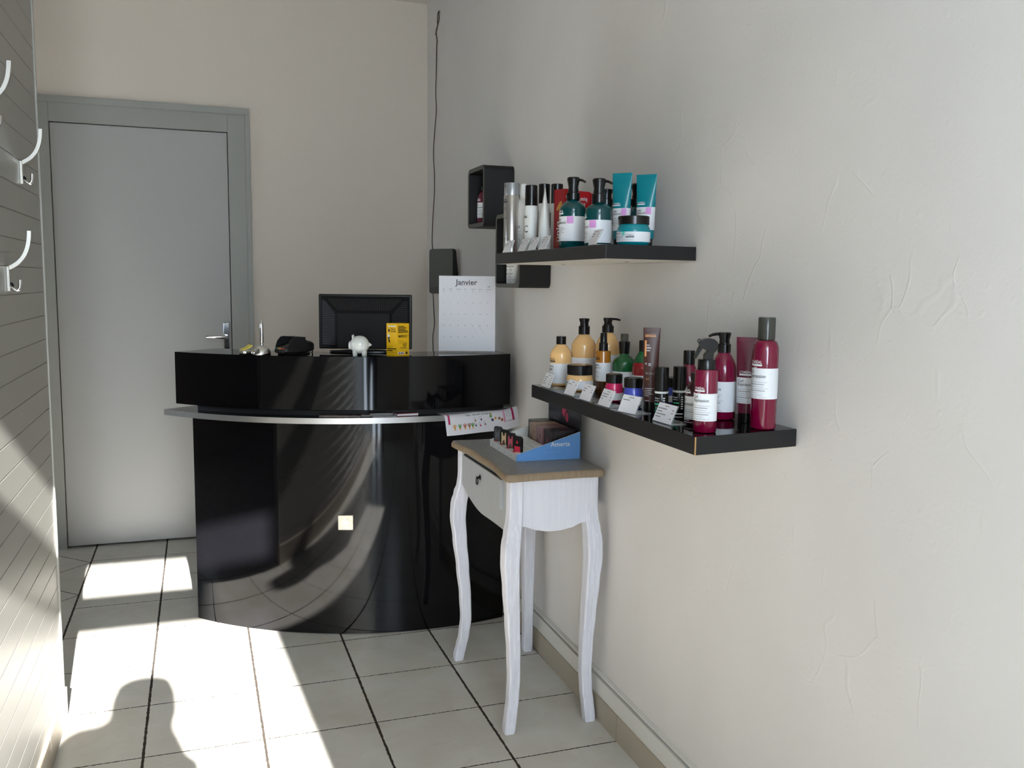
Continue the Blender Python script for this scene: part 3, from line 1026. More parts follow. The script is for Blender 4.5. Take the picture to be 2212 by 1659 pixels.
def cab_leg(sx, sy, cx, cy):
    mb = MB()
    keys = [(TZ - .022, 0, .0205), (.68, 0, .0205), (.645, .002, .0208), (.61, .008, .0225), (.57, .014, .0240), (.52, .016, .0235), (.44, .011, .0215), (.34, .004, .0195), (.24, -.002, .0180), (.16, -.004, .0170), (.10, 0, .0165), (.05, .007, .0168), (.02, .012, .0172), (.0, .013, .0155)]
    rows = []
    N = 46
    def interp(z):
        for (z0, o0, h0), (z1, o1, h1) in zip(keys[:-1], keys[1:]):
            if z1 <= z <= z0:
                t = (z0 - z) / (z0 - z1)
                t = t * t * (3 - 2 * t)
                return o0 + (o1 - o0) * t, h0 + (h1 - h0) * t
        return keys[-1][1:]
    for i in range(N + 1):
        zz = keys[0][0] * (1 - i / N)
        o, h = interp(zz)
        x, y = cx + sx * o * 1.2 - OT.x, cy + sy * o * 1.2 - OT.y
        c = .0035
        rows.append([(x - h, y - h + c, zz), (x - h + c, y - h, zz), (x + h - c, y - h, zz), (x + h, y - h + c, zz), (x + h, y + h - c, zz), (x + h - c, y + h, zz), (x - h + c, y + h, zz), (x - h, y + h - c, zz)])
    mb.strip(rows[::-1], 0, True)
    mb.add(rows[-1], [tuple(range(7, -1, -1))])
    mb.add(rows[0], [tuple(range(8))])
    mb.build('leg', M_table, tb, None, 28)
for sx, cx in ((-1, TX0 + .021), (.35, TX1 - .021)):
    for sy, cy in ((-1, TY0 + .021), (1, TY1 - .021)):
        cab_leg(sx, sy, cx, cy)
def apron(p0, p1, nrm, depth_mid, depth_end, thick, m, name, wave):
    """board under the top with a scalloped lower edge"""
    n = 40
    mb = MB()
    top, bot = TZ - .023, []
    L = (Vector(p1) - Vector(p0)).length
    rows = [[], [], [], []]
    for i in range(n + 1):
        t = i / n
        zb = TZ - .022 - wave(t)
        x, y = p0[0] + (p1[0] - p0[0]) * t - OT.x, p0[1] + (p1[1] - p0[1]) * t - OT.y
        rows[0].append((x, y, top))
        rows[1].append((x, y, zb))
        rows[2].append((x - nrm[0] * thick, y - nrm[1] * thick, zb))
        rows[3].append((x - nrm[0] * thick, y - nrm[1] * thick, top))
    mb.strip([rows[0], rows[1], rows[2], rows[3], rows[0]])
    return mb.build(name, m, tb, None, 40)
wave_s = lambda t: .150 - .006 * math.cos(4 * PI * t) * (1 if t < .25 or t > .75 else .6) + .018 * max(0, math.cos((t - .5) * PI * 1.15)) ** 3 * 1.0 - .004
wave_f = lambda t: .150 - .028 * (abs(2 * t - 1) ** 2.2) + .010 * math.cos(4 * PI * (t - .5)) * .5 - .006
apron((TX0 + .040, TY0 + .006), (TX1 - .040, TY0 + .006), (0, -1), 0, 0, .012, M_side, 'side_apron', wave_s)
apron((TX1 - .040, TY1 - .006), (TX0 + .040, TY1 - .006), (0, 1), 0, 0, .012, M_table, 'side_apron', wave_s)
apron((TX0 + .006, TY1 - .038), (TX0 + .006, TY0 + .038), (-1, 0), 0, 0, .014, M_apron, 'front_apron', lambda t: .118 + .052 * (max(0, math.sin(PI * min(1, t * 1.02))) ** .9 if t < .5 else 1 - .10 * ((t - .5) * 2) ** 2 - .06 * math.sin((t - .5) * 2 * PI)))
apron((TX1 - .006, TY0 + .04), (TX1 - .006, TY1 - .04), (1, 0), 0, 0, .012, M_table, 'back_apron', lambda t: .12)
mb = MB()
dy0, dy1 = TY0 + .082 - OT.y, TY1 - .078 - OT.y
mb.box((TX0 - .0035 - OT.x, dy0, TZ - .126), (TX0 + .02 - OT.x, dy1, TZ - .034))
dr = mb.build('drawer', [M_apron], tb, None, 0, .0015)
mb = MB()
mb.box((TX0 + .002 - OT.x, dy0 - .003, TZ - .034), (TX0 + .006 - OT.x, dy1, TZ - .0305))
mb.build('drawer_gap', mat('gap_shadow', (20, 20, 20), .9), tb, None, 0)
mb = MB()
yc = (dy0 + dy1) / 2
xk = TX0 - .0035 - OT.x
zk = TZ - .070
mb.lathe([(.0085, 0), (.0085, .002), (.004, .004), (.0035, .010), (.0055, .012), (0, .0145)], seg=18, mtx=Matrix.Translation((xk, yc, zk)) @ Matrix.Rotation(R_(-90), 4, 'Y'))
ring = [(xk - .0105, yc + .0095 * math.sin(a), zk - .010 - .0115 * math.cos(a) * -1 - .0005) for a in [2 * PI * i / 20 for i in range(21)]]
mb.tube(ring, .0021, seg=8, caps=False)
mb.build('ring_pull', M_darkiron, dr, None, 50)

# ------------------------------------------------------------------ counter display on the table
dx0, dx1, dy0, dy1 = 1.428, 1.640, -2.012, -1.722
dsp = thing('display_tray', 'blue and white cardboard counter display with dark back card on the side table', 'display tray', ((dx0 + dx1) / 2, (dy0 + dy1) / 2, TZ + .0004), R_(-1.5))
hx, hy = (dx1 - dx0) / 2, (dy1 - dy0) / 2
mb = MB()
side = [(-hx, 0), (hx, 0), (hx, .086), (-hx, .0215)]
for sy, y0 in ((-1, -hy), (1, hy - .0015)):
    vs = [(x, y0, z) for x, z in side] + [(x, y0 + .0015, z) for x, z in side]
    mb.add(vs, [(0, 1, 2, 3), (7, 6, 5, 4), (0, 4, 5, 1), (1, 5, 6, 2), (2, 6, 7, 3), (3, 7, 4, 0)], 1 if sy < 0 else 0)
mb.add([(-hx, -hy + .0004, .0215), (hx, -hy + .0004, .086), (hx, -hy + .0018, .0866), (-hx, -hy + .0018, .0221)], [(0, 1, 2, 3)], 0)
mb.box((-hx, -hy, 0), (hx, hy, .0012), 0)
mb.box((-hx, -hy + .0015, .0012), (-hx + .0012, hy - .0015, .0215), 0)
mb.box((-hx, -hy + .0015, .0205), (-hx + .030, hy - .0015, .0217), 0)
# white stepped insert
for i in range(3):
    mb.box((-hx + .034 + i * .024, -hy + .002, .001), (-hx + .062 + i * .024, hy - .002, .020 + i * .008), 0)
fB = lambda x, y: Vector((-hx + x, -hy - .0006, y))
mb.text('Amerta', .0200, at(fB, .112, .043), 0, .064)
mb.text('Parfum  Poudré', .0042, at(fB, .100, .032), 2, .034)
mb.quad(fB, .142, .0328, .156, .0333, 2, 1)
for i in range(3):
    mb.quad(fB, .092, .020 - i * .0042, .165, .0205 - i * .0042, 3, 1)
fF = lambda x, y: Vector((-hx - .0006, hy - x, y))
for i in range(4):
    fT = lambda x, y, i=i: Vector((-hx + .0035 + y, hy - .030 - i * .066 - x, .0221))
    mb.add([fT(0, 0), fT(.020, 0), fT(.020, .011), fT(0, .011)], [(0, 1, 2, 3)], 4)
    mb.quad(at(fF, .028 + i * .066, .009), 0, 0, .016, .002, 5, 1)
mb.build('tray', [M_whiteplastic, M_bluecard, mat('blue_print', (70, 110, 170), .6), mat('blue_print_light', (86, 138, 200), .6), mat('red_print', (196, 60, 56), .6), mat('grey_print', (168, 168, 168), .6)], dsp, None, 0)
mb = MB()
mb.box((hx - .0022, -hy, .001), (hx - .0006, hy, .200), 0)
fK = lambda x, y: Vector((hx - .0026, hy - x, y))
for i in range(4):
    mb.quad(fK, .03, .160 - i * .009, .13, .1615 - i * .009, 1, 1)
    mb.quad(fK, .185, .157 - i * .009, .262, .1585 - i * .009, 1, 1)
mb.add([fK(.128, .126), fK(.150, .176), fK(.166, .136), fK(.148, .110)], [(0, 3, 2, 1)], 2)
mb.add([fK(.162, .120), fK(.178, .133), fK(.188, .112), fK(.182, .098), fK(.164, .104)], [(0, 4, 3, 2, 1)], 2)
mb.add([fK(.170, .150), fK(.178, .170), fK(.186, .150), fK(.180, .138)], [(0, 3, 2, 1)], 2)
mb.quad(fK, .05, .095, .10, .099, 3, 1)
mb.build('back_card', [mat('card_black', (26, 28, 36), .35), mat('card_grey_text', (84, 88, 98), .5), mat('card_pink', (200, 60, 96), .5), mat('card_white_text', (120, 124, 134), .5)], dsp, 'dark printed back card', 0)
# testers standing in the front slots
dl = dsp.location
tst = [((48, 50, 54), 'dark grey label', (92, 94, 100)), ((20, 19, 20), 'gold label', (206, 178, 140)), ((24, 18, 20), 'pink label', (190, 84, 100)), ((18, 17, 19), 'black label with a red base', (208, 40, 72))]
where = ['farthest from the camera, grey label', 'second from the back, cream and gold label', 'third from the back, rose label', 'nearest the camera, black with a pink foot']
for i in range(4):
    y = dl.y + hy - .038 - i * .066
    t = thing('fragrance_tester', 'black tester card in the display front, ' + where[i], 'tester card', (dl.x - hx + .020, y, TZ + .0016), R_(24), 'testers in the display')
    mb = MB()
    w, h = .0185, .070
    pl = [(-w, 0), (w, 0), (w, h - .006), (w - .006, h), (-w + .006, h), (-w, h - .006)]
    k = len(pl)
    vs = [(-.004, -x, z) for x, z in pl] + [(.004, -x, z) for x, z in pl]
    mb.add(vs, [tuple(range(k)), tuple(range(2 * k - 1, k - 1, -1))] + [(j, k + j, k + (j + 1) % k, (j + 1) % k) for j in range(k)])
    mb.build('case', mat('tester_case_%d' % (i == 0), tst[i][0], .3), t, None, 0, .001)
    mb = MB()
    f = lambda x, y: Vector((-.0044, -x, y))
    if i < 3:
        mb.add([f(-.011, .022), f(.011, .022), f(.011, .060), f(.006, .060), f(.003, .050), f(-.003, .050), f(-.006, .060), f(-.011, .060)], [(0, 1, 2, 3, 4, 5, 6, 7)], 0)
        mb.add([f(-.007, .022), f(.007, .022), f(.003, .036), f(-.004, .033)], [(0, 1, 2, 3)], 1)
        mb.v = [Vector((v.x - (.0002 if k_ > 7 else 0), v.y, v.z)) for k_, v in enumerate(mb.v)]
    else:
        mb.quad(f, -.013, .020, .013, .038, 0, 1)
        mb.add([f(-.004, .044), f(.005, .049), f(.001, .054), f(-.003, .058)], [(0, 1, 2, 3)], 0)
    mb.build('label', [mat('tester_label_%d' % i, tst[i][2], .5), M_mag], t, None, 0)
# rows of little cartons behind them
rowdef = [(1.566, -1.757, (58, 62, 60), 'grey-green'), (1.545, -1.826, (150, 116, 88), 'gold brown'), (1.540, -1.896, (128, 92, 94), 'mauve'), (1.543, -1.966, (26, 22, 26), 'black')]
rtxt = ['far row beside the wall end', 'second row from the back', 'third row from the back', 'front row beside the blue side']
zb = [.024, .024, .020, .016]
for r, (x0, yc, c, nm) in enumerate(rowdef):
    m = mat('carton_' + nm.replace(' ', '_').replace('-', '_'), c, .3)
    m2 = mat('carton_edge_%d' % r, tuple(min(255, v + 46) for v in c), .35)
    m3 = mat('carton_print_%d' % r, [(120, 124, 120), (92, 70, 62), (88, 50, 58), (196, 56, 84)][r], .4)
    nb = 6
    th = (1.632 - x0) / nb
    first = None
    for k in range(nb):
        if first is None:
            o = thing('fragrance_box', 'x', 'small box', (0, 0, 0), R_(-1.5), 'small fragrance boxes in the display, %s row' % nm)
            mb = MB()
            mb.box((.0003, -.031, 0), (th - .0003, .031, .0865 - zb[r]))
            mb.build('carton', m, o, None, 0, .0004)
            mb = MB()
            H_ = .0865 - zb[r]
            for a, b in (((-.0001, -.0312, H_ - .0008), (.0008, .0312, H_ + .0002)), ((-.0001, -.0313, 0), (.0007, -.0305, H_))):
                mb.box(a, b, 0)
            if r in (0, 3):
                mb.add([(-.0002, .004, .030), (-.0002, -.006, .036), (-.0002, -.001, .043), (-.0002, .005, .048)], [(0, 1, 2, 3)], 1)
                mb.quad(lambda x, y: Vector((-.0002, -x, y)), -.012, .010, .010, .016, 1, 1)
            else:
                mb.add([(-.0002, .024, .002), (-.0002, -.004, .002), (-.0002, .008, .030), (-.0002, .016, .022)], [(0, 1, 2, 3)], 1)
                mb.add([(-.0002, -.012, .030), (-.0002, -.022, .038), (-.0002, -.010, .046)], [(0, 1, 2)], 1)
            mb.build('print', [m2, m3], o, None, 0)
            first = o
        else:
            o = copy_tree(first)
        o.location = (x0 + k * th, yc, TZ + .0012 + zb[r])
        pos_ = 'frontmost' if k == 0 else ('last, against the back card' if k == nb - 1 else ['', 'second', 'third', 'fourth', 'fifth'][k] + ' from the front')
        o['label'] = '%s fragrance box, %s in the %s' % (nm, pos_, rtxt[r])

# ------------------------------------------------------------------ wall shelves
def shelf(name, label, xf, ya, yb, z0, z1, m_top):
    """ya = end near the camera, yb = far end; a chipboard corner shows where the foil is worn"""
    o = thing(name, label, 'shelf', (xf, ya, z0))
    mb = MB()
    poly = [(xf, ya), (wx(ya) - .001, ya + .030), (wx(yb) - .001, yb), (xf + .006, yb)]
    pl = [(x - xf, y - ya) for x, y in poly]
    mb.prism(pl, 0, z1 - z0, 0, 1)
    mb.m = [2 if len(f_) == 4 and all(abs(mb.v[i].z) < 1e-6 for i in f_) else k_ for f_, k_ in zip(mb.f, mb.m)]
    mb.build('board', [M_shelfside, m_top, M_under], o, None, 0, .0009)
    return o
ZS1, ZS2 = 1.431, 1.0514
s1 = shelf('wall_shelf', 'upper black floating shelf holding teal bottles', 1.400, -2.672, -1.845, 1.3975, ZS1, M_blackgloss)
s2 = shelf('wall_shelf', 'lower black floating shelf holding cream and burgundy bottles', 1.397, -3.098, -2.190, 1.0155, ZS2, M_blackgloss)
mb = MB()
mb.box((-.0012, -.0012, .0005), (.0010, .0010, .0355))
mb.build('worn_corner', M_chip, s2, 'worn chipboard edge', 0)
for yy in (-2.02, -2.45):
    mb = MB()
    mb.lathe([(.006, 0), (.006, .0006)], seg=16, mtx=Matrix.Translation((.165, yy + 2.672, -.0006)))
    mb.build('screw_cap', M_blackplastic, s1)

# cube shelves
def cube_shelf(label, xf, y0, y1, z0, z1, t):
    yc, zc = (y0 + y1) / 2, z0
    xb = wx(yc) + .002
    o = thing('cube_shelf', label, 'cube shelf', ((xf + xb) / 2, yc, z0))
    ox = (xf + xb) / 2
    def rr(a0, a1, b0, b1, r, n=6):
        out = []
        for cx, cy, s in ((a1 - r, b0 + r, -90), (a1 - r, b1 - r, 0), (a0 + r, b1 - r, 90), (a0 + r, b0 + r, 180)):
            out += [(cx + r * math.cos(R_(s + 90 * i / n)), cy + r * math.sin(R_(s + 90 * i / n))) for i in range(n + 1)]
        return out
    outer = rr(y0 - yc, y1 - yc, 0, z1 - z0, .022)
    inn = rr(y0 - yc + t, y1 - yc - t, t, z1 - z0 - t, .010)
    mb = MB()
    rows = [[(xf - ox, a, b) for a, b in outer], [(xb - ox, a, b) for a, b in outer]]
    mb.strip(rows, 0, True)
    rows = [[(xf - ox, a, b) for a, b in inn], [(xb - ox - .003, a, b) for a, b in inn]]
    mb.strip(rows, 0, True)
    mb.strip([[(xf - ox, a, b) for a, b in outer], [(xf - ox, a, b) for a, b in inn]], 1, True)
    mb.build('frame', [M_blackmatt, M_grille], o, None, 40)
    mb = MB()
    mb.add([(xb - ox - .004, a, b) for a, b in outer], [tuple(range(len(outer)))])
    mb.build('back_panel', M_blackmatt, o, None, 0)
    return o
CA = (1.556, -1.236, -1.018, 1.556, 1.789)
CB = (1.556, -1.648, -1.382, 1.322, 1.586)
cube_shelf('small black cube shelf high on the wall, holding one burgundy bottle', *CA, .016)
cube_shelf('larger black cube shelf half hidden behind the upper shelf', *CB, .014)
# angled dark box by the corner
sp = thing('wall_speaker', 'dark grey wall speaker with a black side near the corner, half behind the calendar', 'speaker', (1.606, -0.40, 1.284), R_(-55))
mb = MB()
w, h = .074, .212
pl = [(-w + .008 * (1 - math.cos(a)), 0) for a in (0,)]
out = []
for cx, cz, s in ((w - .012, .012, -90), (w - .012, h - .012, 0), (-w + .012, h - .012, 90), (-w + .012, .012, 180)):
    out += [(cx + .012 * math.cos(R_(s + 18 * i)), cz + .012 * math.sin(R_(s + 18 * i))) for i in range(6)]
def dep_(z):
    return .020 + .030 * min(1, max(0, (h - z) / (h * .45)))
rows = [[(x * .985, .0, z * .985 + .0015) for x, z in out], [(x, .004, z) for x, z in out], [(x, dep_(z), z) for x, z in out]]
mb.strip(rows, 0, True)
mb.add(rows[-1], [tuple(range(len(out) - 1, -1, -1))], 0)
mb.build('housing', M_blackmatt, sp, None, 30)
mb = MB()
mb.add([(x * .985, -.0002, max(z, .030) * .985 + .0015) for x, z in out], [tuple(range(len(out)))], 0)
mb.build('front_grille', M_grille, sp, None, 0)
mb = MB()
mb.add([(x * .985, .0001, min(z, .0295) * .985 + .0015) for x, z in out], [tuple(range(len(out)))], 0)
mb.build('bottom_band', mat('speaker_band', (70, 68, 64), .6), sp, None, 0)
mb = MB()
mb.tube([(.03, .03, .10), (.045, .075, .10)], .008)
mb.build('bracket', M_blackplastic, sp)
# black cable hanging down the corner
cz = [(-.030, 2.690), (-.020, 2.68), (-.022, 2.65), (.037, 2.607), (.017, 2.56), (.022, 2.53), (.030, 2.42), (.044, 2.307), (.030, 2.22), (.062, 2.12), (.091, 2.01), (.070, 1.90), (.070, 1.794), (.100, 1.68), (.118, 1.557), (.107, 1.508), (.118, 1.40), (.100, 1.30), (.086, 1.239), (.075, 1.18), (.062, 1.117), (.098, 1.05), (.094, .99), (.09, .93), (.10, .72), (.12, .40), (.11, .08)]
def smooth_path(pts, n=6):
    out = []
    for i in range(len(pts) - 1):
        p0, p1, p2, p3 = (Vector(pts[max(i - 1, 0)]), Vector(pts[i]), Vector(pts[i + 1]), Vector(pts[min(i + 2, len(pts) - 1)]))
        for k in range(n):
            t = k / n
            out.append(.5 * ((2 * p1) + (-p0 + p2) * t + (2 * p0 - 5 * p1 + 4 * p2 - p3) * t * t + (-p0 + 3 * p1 - 3 * p2 + p3) * t ** 3))
    out.append(Vector(pts[-1]))
    return out
mb = MB()
mb.tube(smooth_path([(wx(y) - .0045, y, z) for y, z in cz]), .0024, seg=8)
mb.tube(smooth_path([(wx(y) - .0055, y, z) for y, z in [(-.030, 2.690), (-.004, 2.685), (0.006, 2.65), (.004, 2.63), (.045, 2.595)]]), .0024, seg=8)
tag(mb.build('cable', mat('cable_black', (58, 50, 40), .6)), 'thin dark cable hanging down the wall corner from a loop near the ceiling', 'cable')

# ------------------------------------------------------------------ hair products
def band(mb, R, z0, z1, mi=0, t=.0004, seg=48):
    mb.lathe([(R - .0006, z0), (R + t, z0), (R + t, z1), (R - .0006, z1)], mi, seg)
def cyl(R, face):
    """wraps label coordinates (x to the right of the facing direction, y up) round a cylinder"""
    a0 = R_(face)
    return lambda x, y: Vector((R * math.cos(a0 + x / R), R * math.sin(a0 + x / R), y))
def label_part(root, R, z0, z1, face, texts=(), bars=(), quads=(), mats=None, base=None):
    mb = MB()
    band(mb, R, z0, z1)
    f = cyl(R + .0008, face)
    for s, size, x, y, mi, w in texts:
        mb.text(s, size, at(f, x, y), mi, w)
    for x, y, w, h, mi in bars:
        mb.quad(f, x, y, x + w, y + h, mi, 8)
    for x, y, w, h, mi in quads:
        mb.quad(cyl(R + .0006, face), x, y, x + w, y + h, mi, 6)
    return mb.build('label', mats or [M_white, M_ink, M_ink2, M_pink, M_ink3, M_mint], root, None, 60)
def logo_on(mb, R, face, x, z, mi, k=1.0):
    f = cyl(R + .0005, face)
    mb.text("L'ORÉAL", .0082 * k, at(f, x, z), mi, .0285 * k)
    mb.quad(f, x, z - .0052 * k, x + .0285 * k, z - .0014 * k, mi, 10)
    mb.text('PARIS', .0026 * k, at(f, x + .010 * k, z - .0088 * k), mi, .0085 * k)
def pump_head(root, z0, rc, hc, hh, ang, m=None, rh=None, reach=.034, droop=.006):
    """collar, stem, flared actuator and nozzle pointing towards ang (degrees)"""
    rh = rh or rc * .92
    mb = MB()
    z1 = z0 + hc
    mb.lathe([(rc, z0), (rc, z1 - .001), (rc - .001, z1), (rc * .80, z1 + .0004), (rc * .78, z1 + .002), (rc * .80, z1 + .003), (rh * .78, z1 + hh * .35), (rh, z1 + hh * .80), (rh * 1.02, z1 + hh * .93), (rh * .9, z1 + hh), (0, z1 + hh)], 0, 32)
    d = Vector((math.cos(R_(ang)), math.sin(R_(ang)), 0))
    zt = z1 + hh * .84
    mb.tube(smooth_path([Vector((0, 0, zt)), d * (rh * .9) + Vector((0, 0, zt + .0004)), d * (reach * .75) + Vector((0, 0, zt - droop * .25)), d * reach + Vector((0, 0, zt - droop))], 5), [.0046] * 6 + [.0042] * 5 + [.0036] * 5, seg=10, flat=.8)
    return mb.build('pump', m or M_blackcap, root, None, 40)
def shoulder(R, zs, zn, rn, n=10):
    """rounded bottle shoulder from the body radius to the neck"""
    out = []
    for i in range(n + 1):
        t = i / n
        r = R + (rn - R) * (t * t * (3 - 2 * t) * .55 + t ** 1.6 * .45)
        z = zs + (zn - zs) * (math.sin(t * PI / 2) * .5 + t * .5)
        out.append((r, z))
    return out
def bottle_body(root, m, R, zs, zn, rn, logo=None, face=200, top=None, mi2=None, name='bottle', extra=None):
    mb = MB()
    prof = [(0, .001), (R - .006, 0), (R - .002, .0012), (R, .004), (R, zs)] + shoulder(R, zs, zn, rn)[1:] + [(rn, (top or zn + .004)), (0, (top or zn + .004))]
    mb.lathe(prof, 0, 48)
    if logo:
        logo_on(mb, R, face, logo[0], logo[1], 1, logo[2] if len(logo) > 2 else 1.0)
    if extra:
        extra(mb)
    return mb.build(name, [m, mi2 or M_white], root, None, 50)
def cap_part(root, r, z0, z1, m=None, name='cap', rb=None, chamfer=.0012):
    mb = MB()
    mb.lathe([(rb or r, z0), (r, z1 - chamfer), (r - chamfer, z1), (0, z1)], 0, 36)
    return mb.build(name, m or M_blackcap, root, None, 40)
def jar(label, c, R, H, zl, m, face, texts, bars, group=None, quads=(), rl=None, lab=(.010, .6)):
    o = thing('jar', label, 'jar', (c[0], c[1], c[2]), 0, group)
    mb = MB()
    zt = H - zl
    mb.lathe([(0, .001), (R - .008, 0), (R - .002, .004), (R, .010), (R, zt * lab[1] + .002), (R * .975, zt * .80), (R * .90, zt * .93), (R * .86, zt), (0, zt)], 0, 56)
    mb.build('pot', m, o, None, 50)
    cap_part(o, rl or R * .93, zt, H, M_blackcap, 'lid', None, .0015)
    label_part(o, R, lab[0], zt * lab[1], face, texts, bars, quads)
    return o
def tube_obj(label, c, H, zc, a0, a1, axis, m, group=None, lab=None, texts=(), bars=(), quads=(), logo=None, capm=None, capr=.86, ink=None, tip=.0008, b0=None, lm=None, side_bits=0, name='tube'):
    """squeeze tube standing on its cap; flat crimp along `axis` degrees at the top"""
    o = thing(name, label, 'tube', c, R_(axis), group)
    def sec(z):
        t = max(0, (z - zc) / (H - zc))
        a = a0 + (a1 - a0) * t
        b = (b0 or a0) * (1 - t ** 1.35) + tip * t
        return a, max(b, tip)
    n = 40
    def P(phi, z, e=0):
        a, b = sec(z)
        return Vector(((a + e) * math.cos(phi), (b + e) * math.sin(phi), z))
    mb = MB()
    zs = [zc + (H - zc) * i / 26 for i in range(27)]
    rows = [[P(2 * PI * k / n, z) for k in range(n)] for z in zs]
    mb.strip(rows, 0, True)
    mb.add(rows[0], [tuple(range(n - 1, -1, -1))])
    mb.add(rows[-1], [tuple(range(n))])
    a, b = sec(H)
    mb.strip([[P(2 * PI * k / n, H - .009, .0003) for k in range(n)], [P(2 * PI * k / n, H - .0084, -.0001) for k in range(n)]], 0, True)
    def f(x, z):      # front side coordinates, x right
        a, b = sec(z)
        q_ = max(-1, min(1, x / a))
        return Vector((x, -(b * math.sqrt(max(0, 1 - q_ * q_)) + .0007), z))
    if logo:
        x, z, k = logo
        mb.text("L'ORÉAL", .0082 * k, at(f, x, z), 1, .0285 * k)
        mb.quad(f, x, z - .0052 * k, x + .0285 * k, z - .0014 * k, 1, 8)
    if lab is None:
        for s, size, x, y, mi, w in texts:
            mb.text(s, size, at(f, x, y), mi, w)
        for x, y, w, h, mi in bars:
            mb.quad(f, x, y, x + w, y + h, mi, 6)
    for i in range(side_bits):
        z = H * .35 + i * (H * .55 / side_bits)
        p = P(-.05, z, .0004)
        mb.add([P(-.30, z, .0004), P(.02, z, .0004), P(.02, z + .0022, .0004), P(-.30, z + .0022, .0004)], [(0, 1, 2, 3)], 1)
    mb.build('tube_body', [m, ink or M_white, M_copper, M_ink2], o, None, 60)
    mb = MB()
    mb.lathe([(0, 0), (a0 * capr - .001, 0), (a0 * capr, .001), (a0 * capr, zc), (0, zc)], 0, 36)
    mb.build('cap', capm or M_blackcap, o, None, 40)
    if lab:
        z0, z1 = lab
        mb = MB()
        zz = [z0 + (z1 - z0) * i / 12 for i in range(13)]
        mb.strip([[P(2 * PI * k / n, z, .0004) for k in range(n)] for z in zz], 0, True)
        f2 = lambda x, z: f(x, z) + Vector((0, -.0004, 0))
        for s, size, x, y, mi, w in texts:
            mb.text(s, size, at(f2, x, y), mi, w)
        for x, y, w, h, mi in bars:
            mb.quad(f2, x, y, x + w, y + h, mi, 6)
        for x, y, w, h, mi in quads:
            mb.quad(f2, x, y, x + w, y + h, mi, 6)
        mb.build('label', lm or [M_white, M_ink, M_ink2, M_pink, M_ink3], o, None, 60)
    return o

def curl_lines(x, z0, w):
    """small print under the product name"""
    out = []
    for i, (k, h, mi) in enumerate(((.95, .0011, 4), (.82, .0013, 2), (.80, .0010, 4), (1.0, .0010, 4), (.88, .0013, 2), (.55, .0010, 4), (.72, .0010, 4))):
        out.append((x, z0 - i * .0043, w * k, h, mi))
    return out
GT, GB, GC = 'teal shampoo pump bottles on the upper shelf', 'burgundy curl care bottles on the lower shelf', 'cream repair bottles on the lower shelf'

# ---- upper shelf, back to front
def teal_bottle(label, c, R, zs, zn, zc1, zh, face, nozzle, lz0, lz1, sticker_x):
    o = thing('shampoo_bottle', label, 'bottle', (c[0], c[1], ZS1 + .0003), 0, GT)
    bottle_body(o, M_tealglass, R, zs, zn, .0135, (-.036, lz1 + .0105), face)
    pump_head(o, zn, .0180, zc1 - zn, zh - zc1, nozzle, reach=.033)
    label_part(o, R, lz0, lz1, face,
               [('scalp', .0100, -.034, lz1 - .011, 1, .016), ('advanced', .0100, -.034, lz1 - .0195, 1, .0345)],
               [(-.034, lz1 - .030 - i * .0042, w, .0011, 2) for i, w in enumerate((.030, .034, .024, .030, .018))] + [(-.034, lz0 + .004, .012, .001, 2), (-.008, lz0 + .0045, .024, .0008, 4)],
               [(.004, lz1 - .019, .0185, .0185, 3)])
    return o
teal_bottle('teal pump bottle behind the two teal tubes, only nozzle and shoulder showing', (1.614, -2.405), .0285, .085, .114, .132, .172, 250, -20, .012, .065, 0)
teal_bottle('teal pump bottle standing hidden behind the second teal pump bottle', (1.552, -2.345), .0320, .085, .118, .134, .160, 230, 160, .012, .065, 0)
teal_bottle('front teal pump bottle beside the red cartons, lilac square on its label', (1.460, -2.333), .0358, .1025, .1295, .1480, .1882, 215, -20, .0198, .0845, 0)
teal_bottle('front teal pump bottle in the middle, price card before it', (1.460, -2.497), .0336, .0900, .1085, .1300, .1680, 198, -20, .0090, .0650, 0)
# lilac stickered tubes
for lab, c, H, ax in (('taller teal tube on the upper shelf, between pump bottle and jar', (1.560, -2.422), .195, -47), ('right-hand teal tube standing behind the teal jar', (1.600, -2.481), .187, -47)):
    tube_obj(lab, (c[0], c[1], ZS1 + .0003), H, .024, .0215, .0275, ax, M_teal, 'teal tubes on the upper shelf', (.046, .104),
             [('scalp', .0085, -.021, .0935, 1, .013), ('advanced', .0085, -.021, .0865, 1, .025)],
             [(-.021, .077 - i * .0045, w, .001, 2) for i, w in enumerate((.022, .018, .026, .024, .012))], [(.005, .0855, .013, .0175, 3)], (-.020, .1135, .75))
jar('teal jar with black lid and white label at the right end of the upper shelf', (1.506, -2.600, ZS1 + .0003), .0405, .0705, .020, M_teal, 232,
    [('advanced', .0070, -.046, .0265, 1, .020), ("L'ORÉAL", .0060, -.011, .0215, 1, .021)],
    [(-.011, .0185, .021, .0022, 1), (-.046, .021, .030, .001, 2), (-.046, .0175, .026, .001, 2), (-.046, .014, .022, .001, 4), (-.018, .0125, .026, .0008, 4)], None, [(-.0225, .0235, .009, .0088, 5)], None, (.0085, .64))
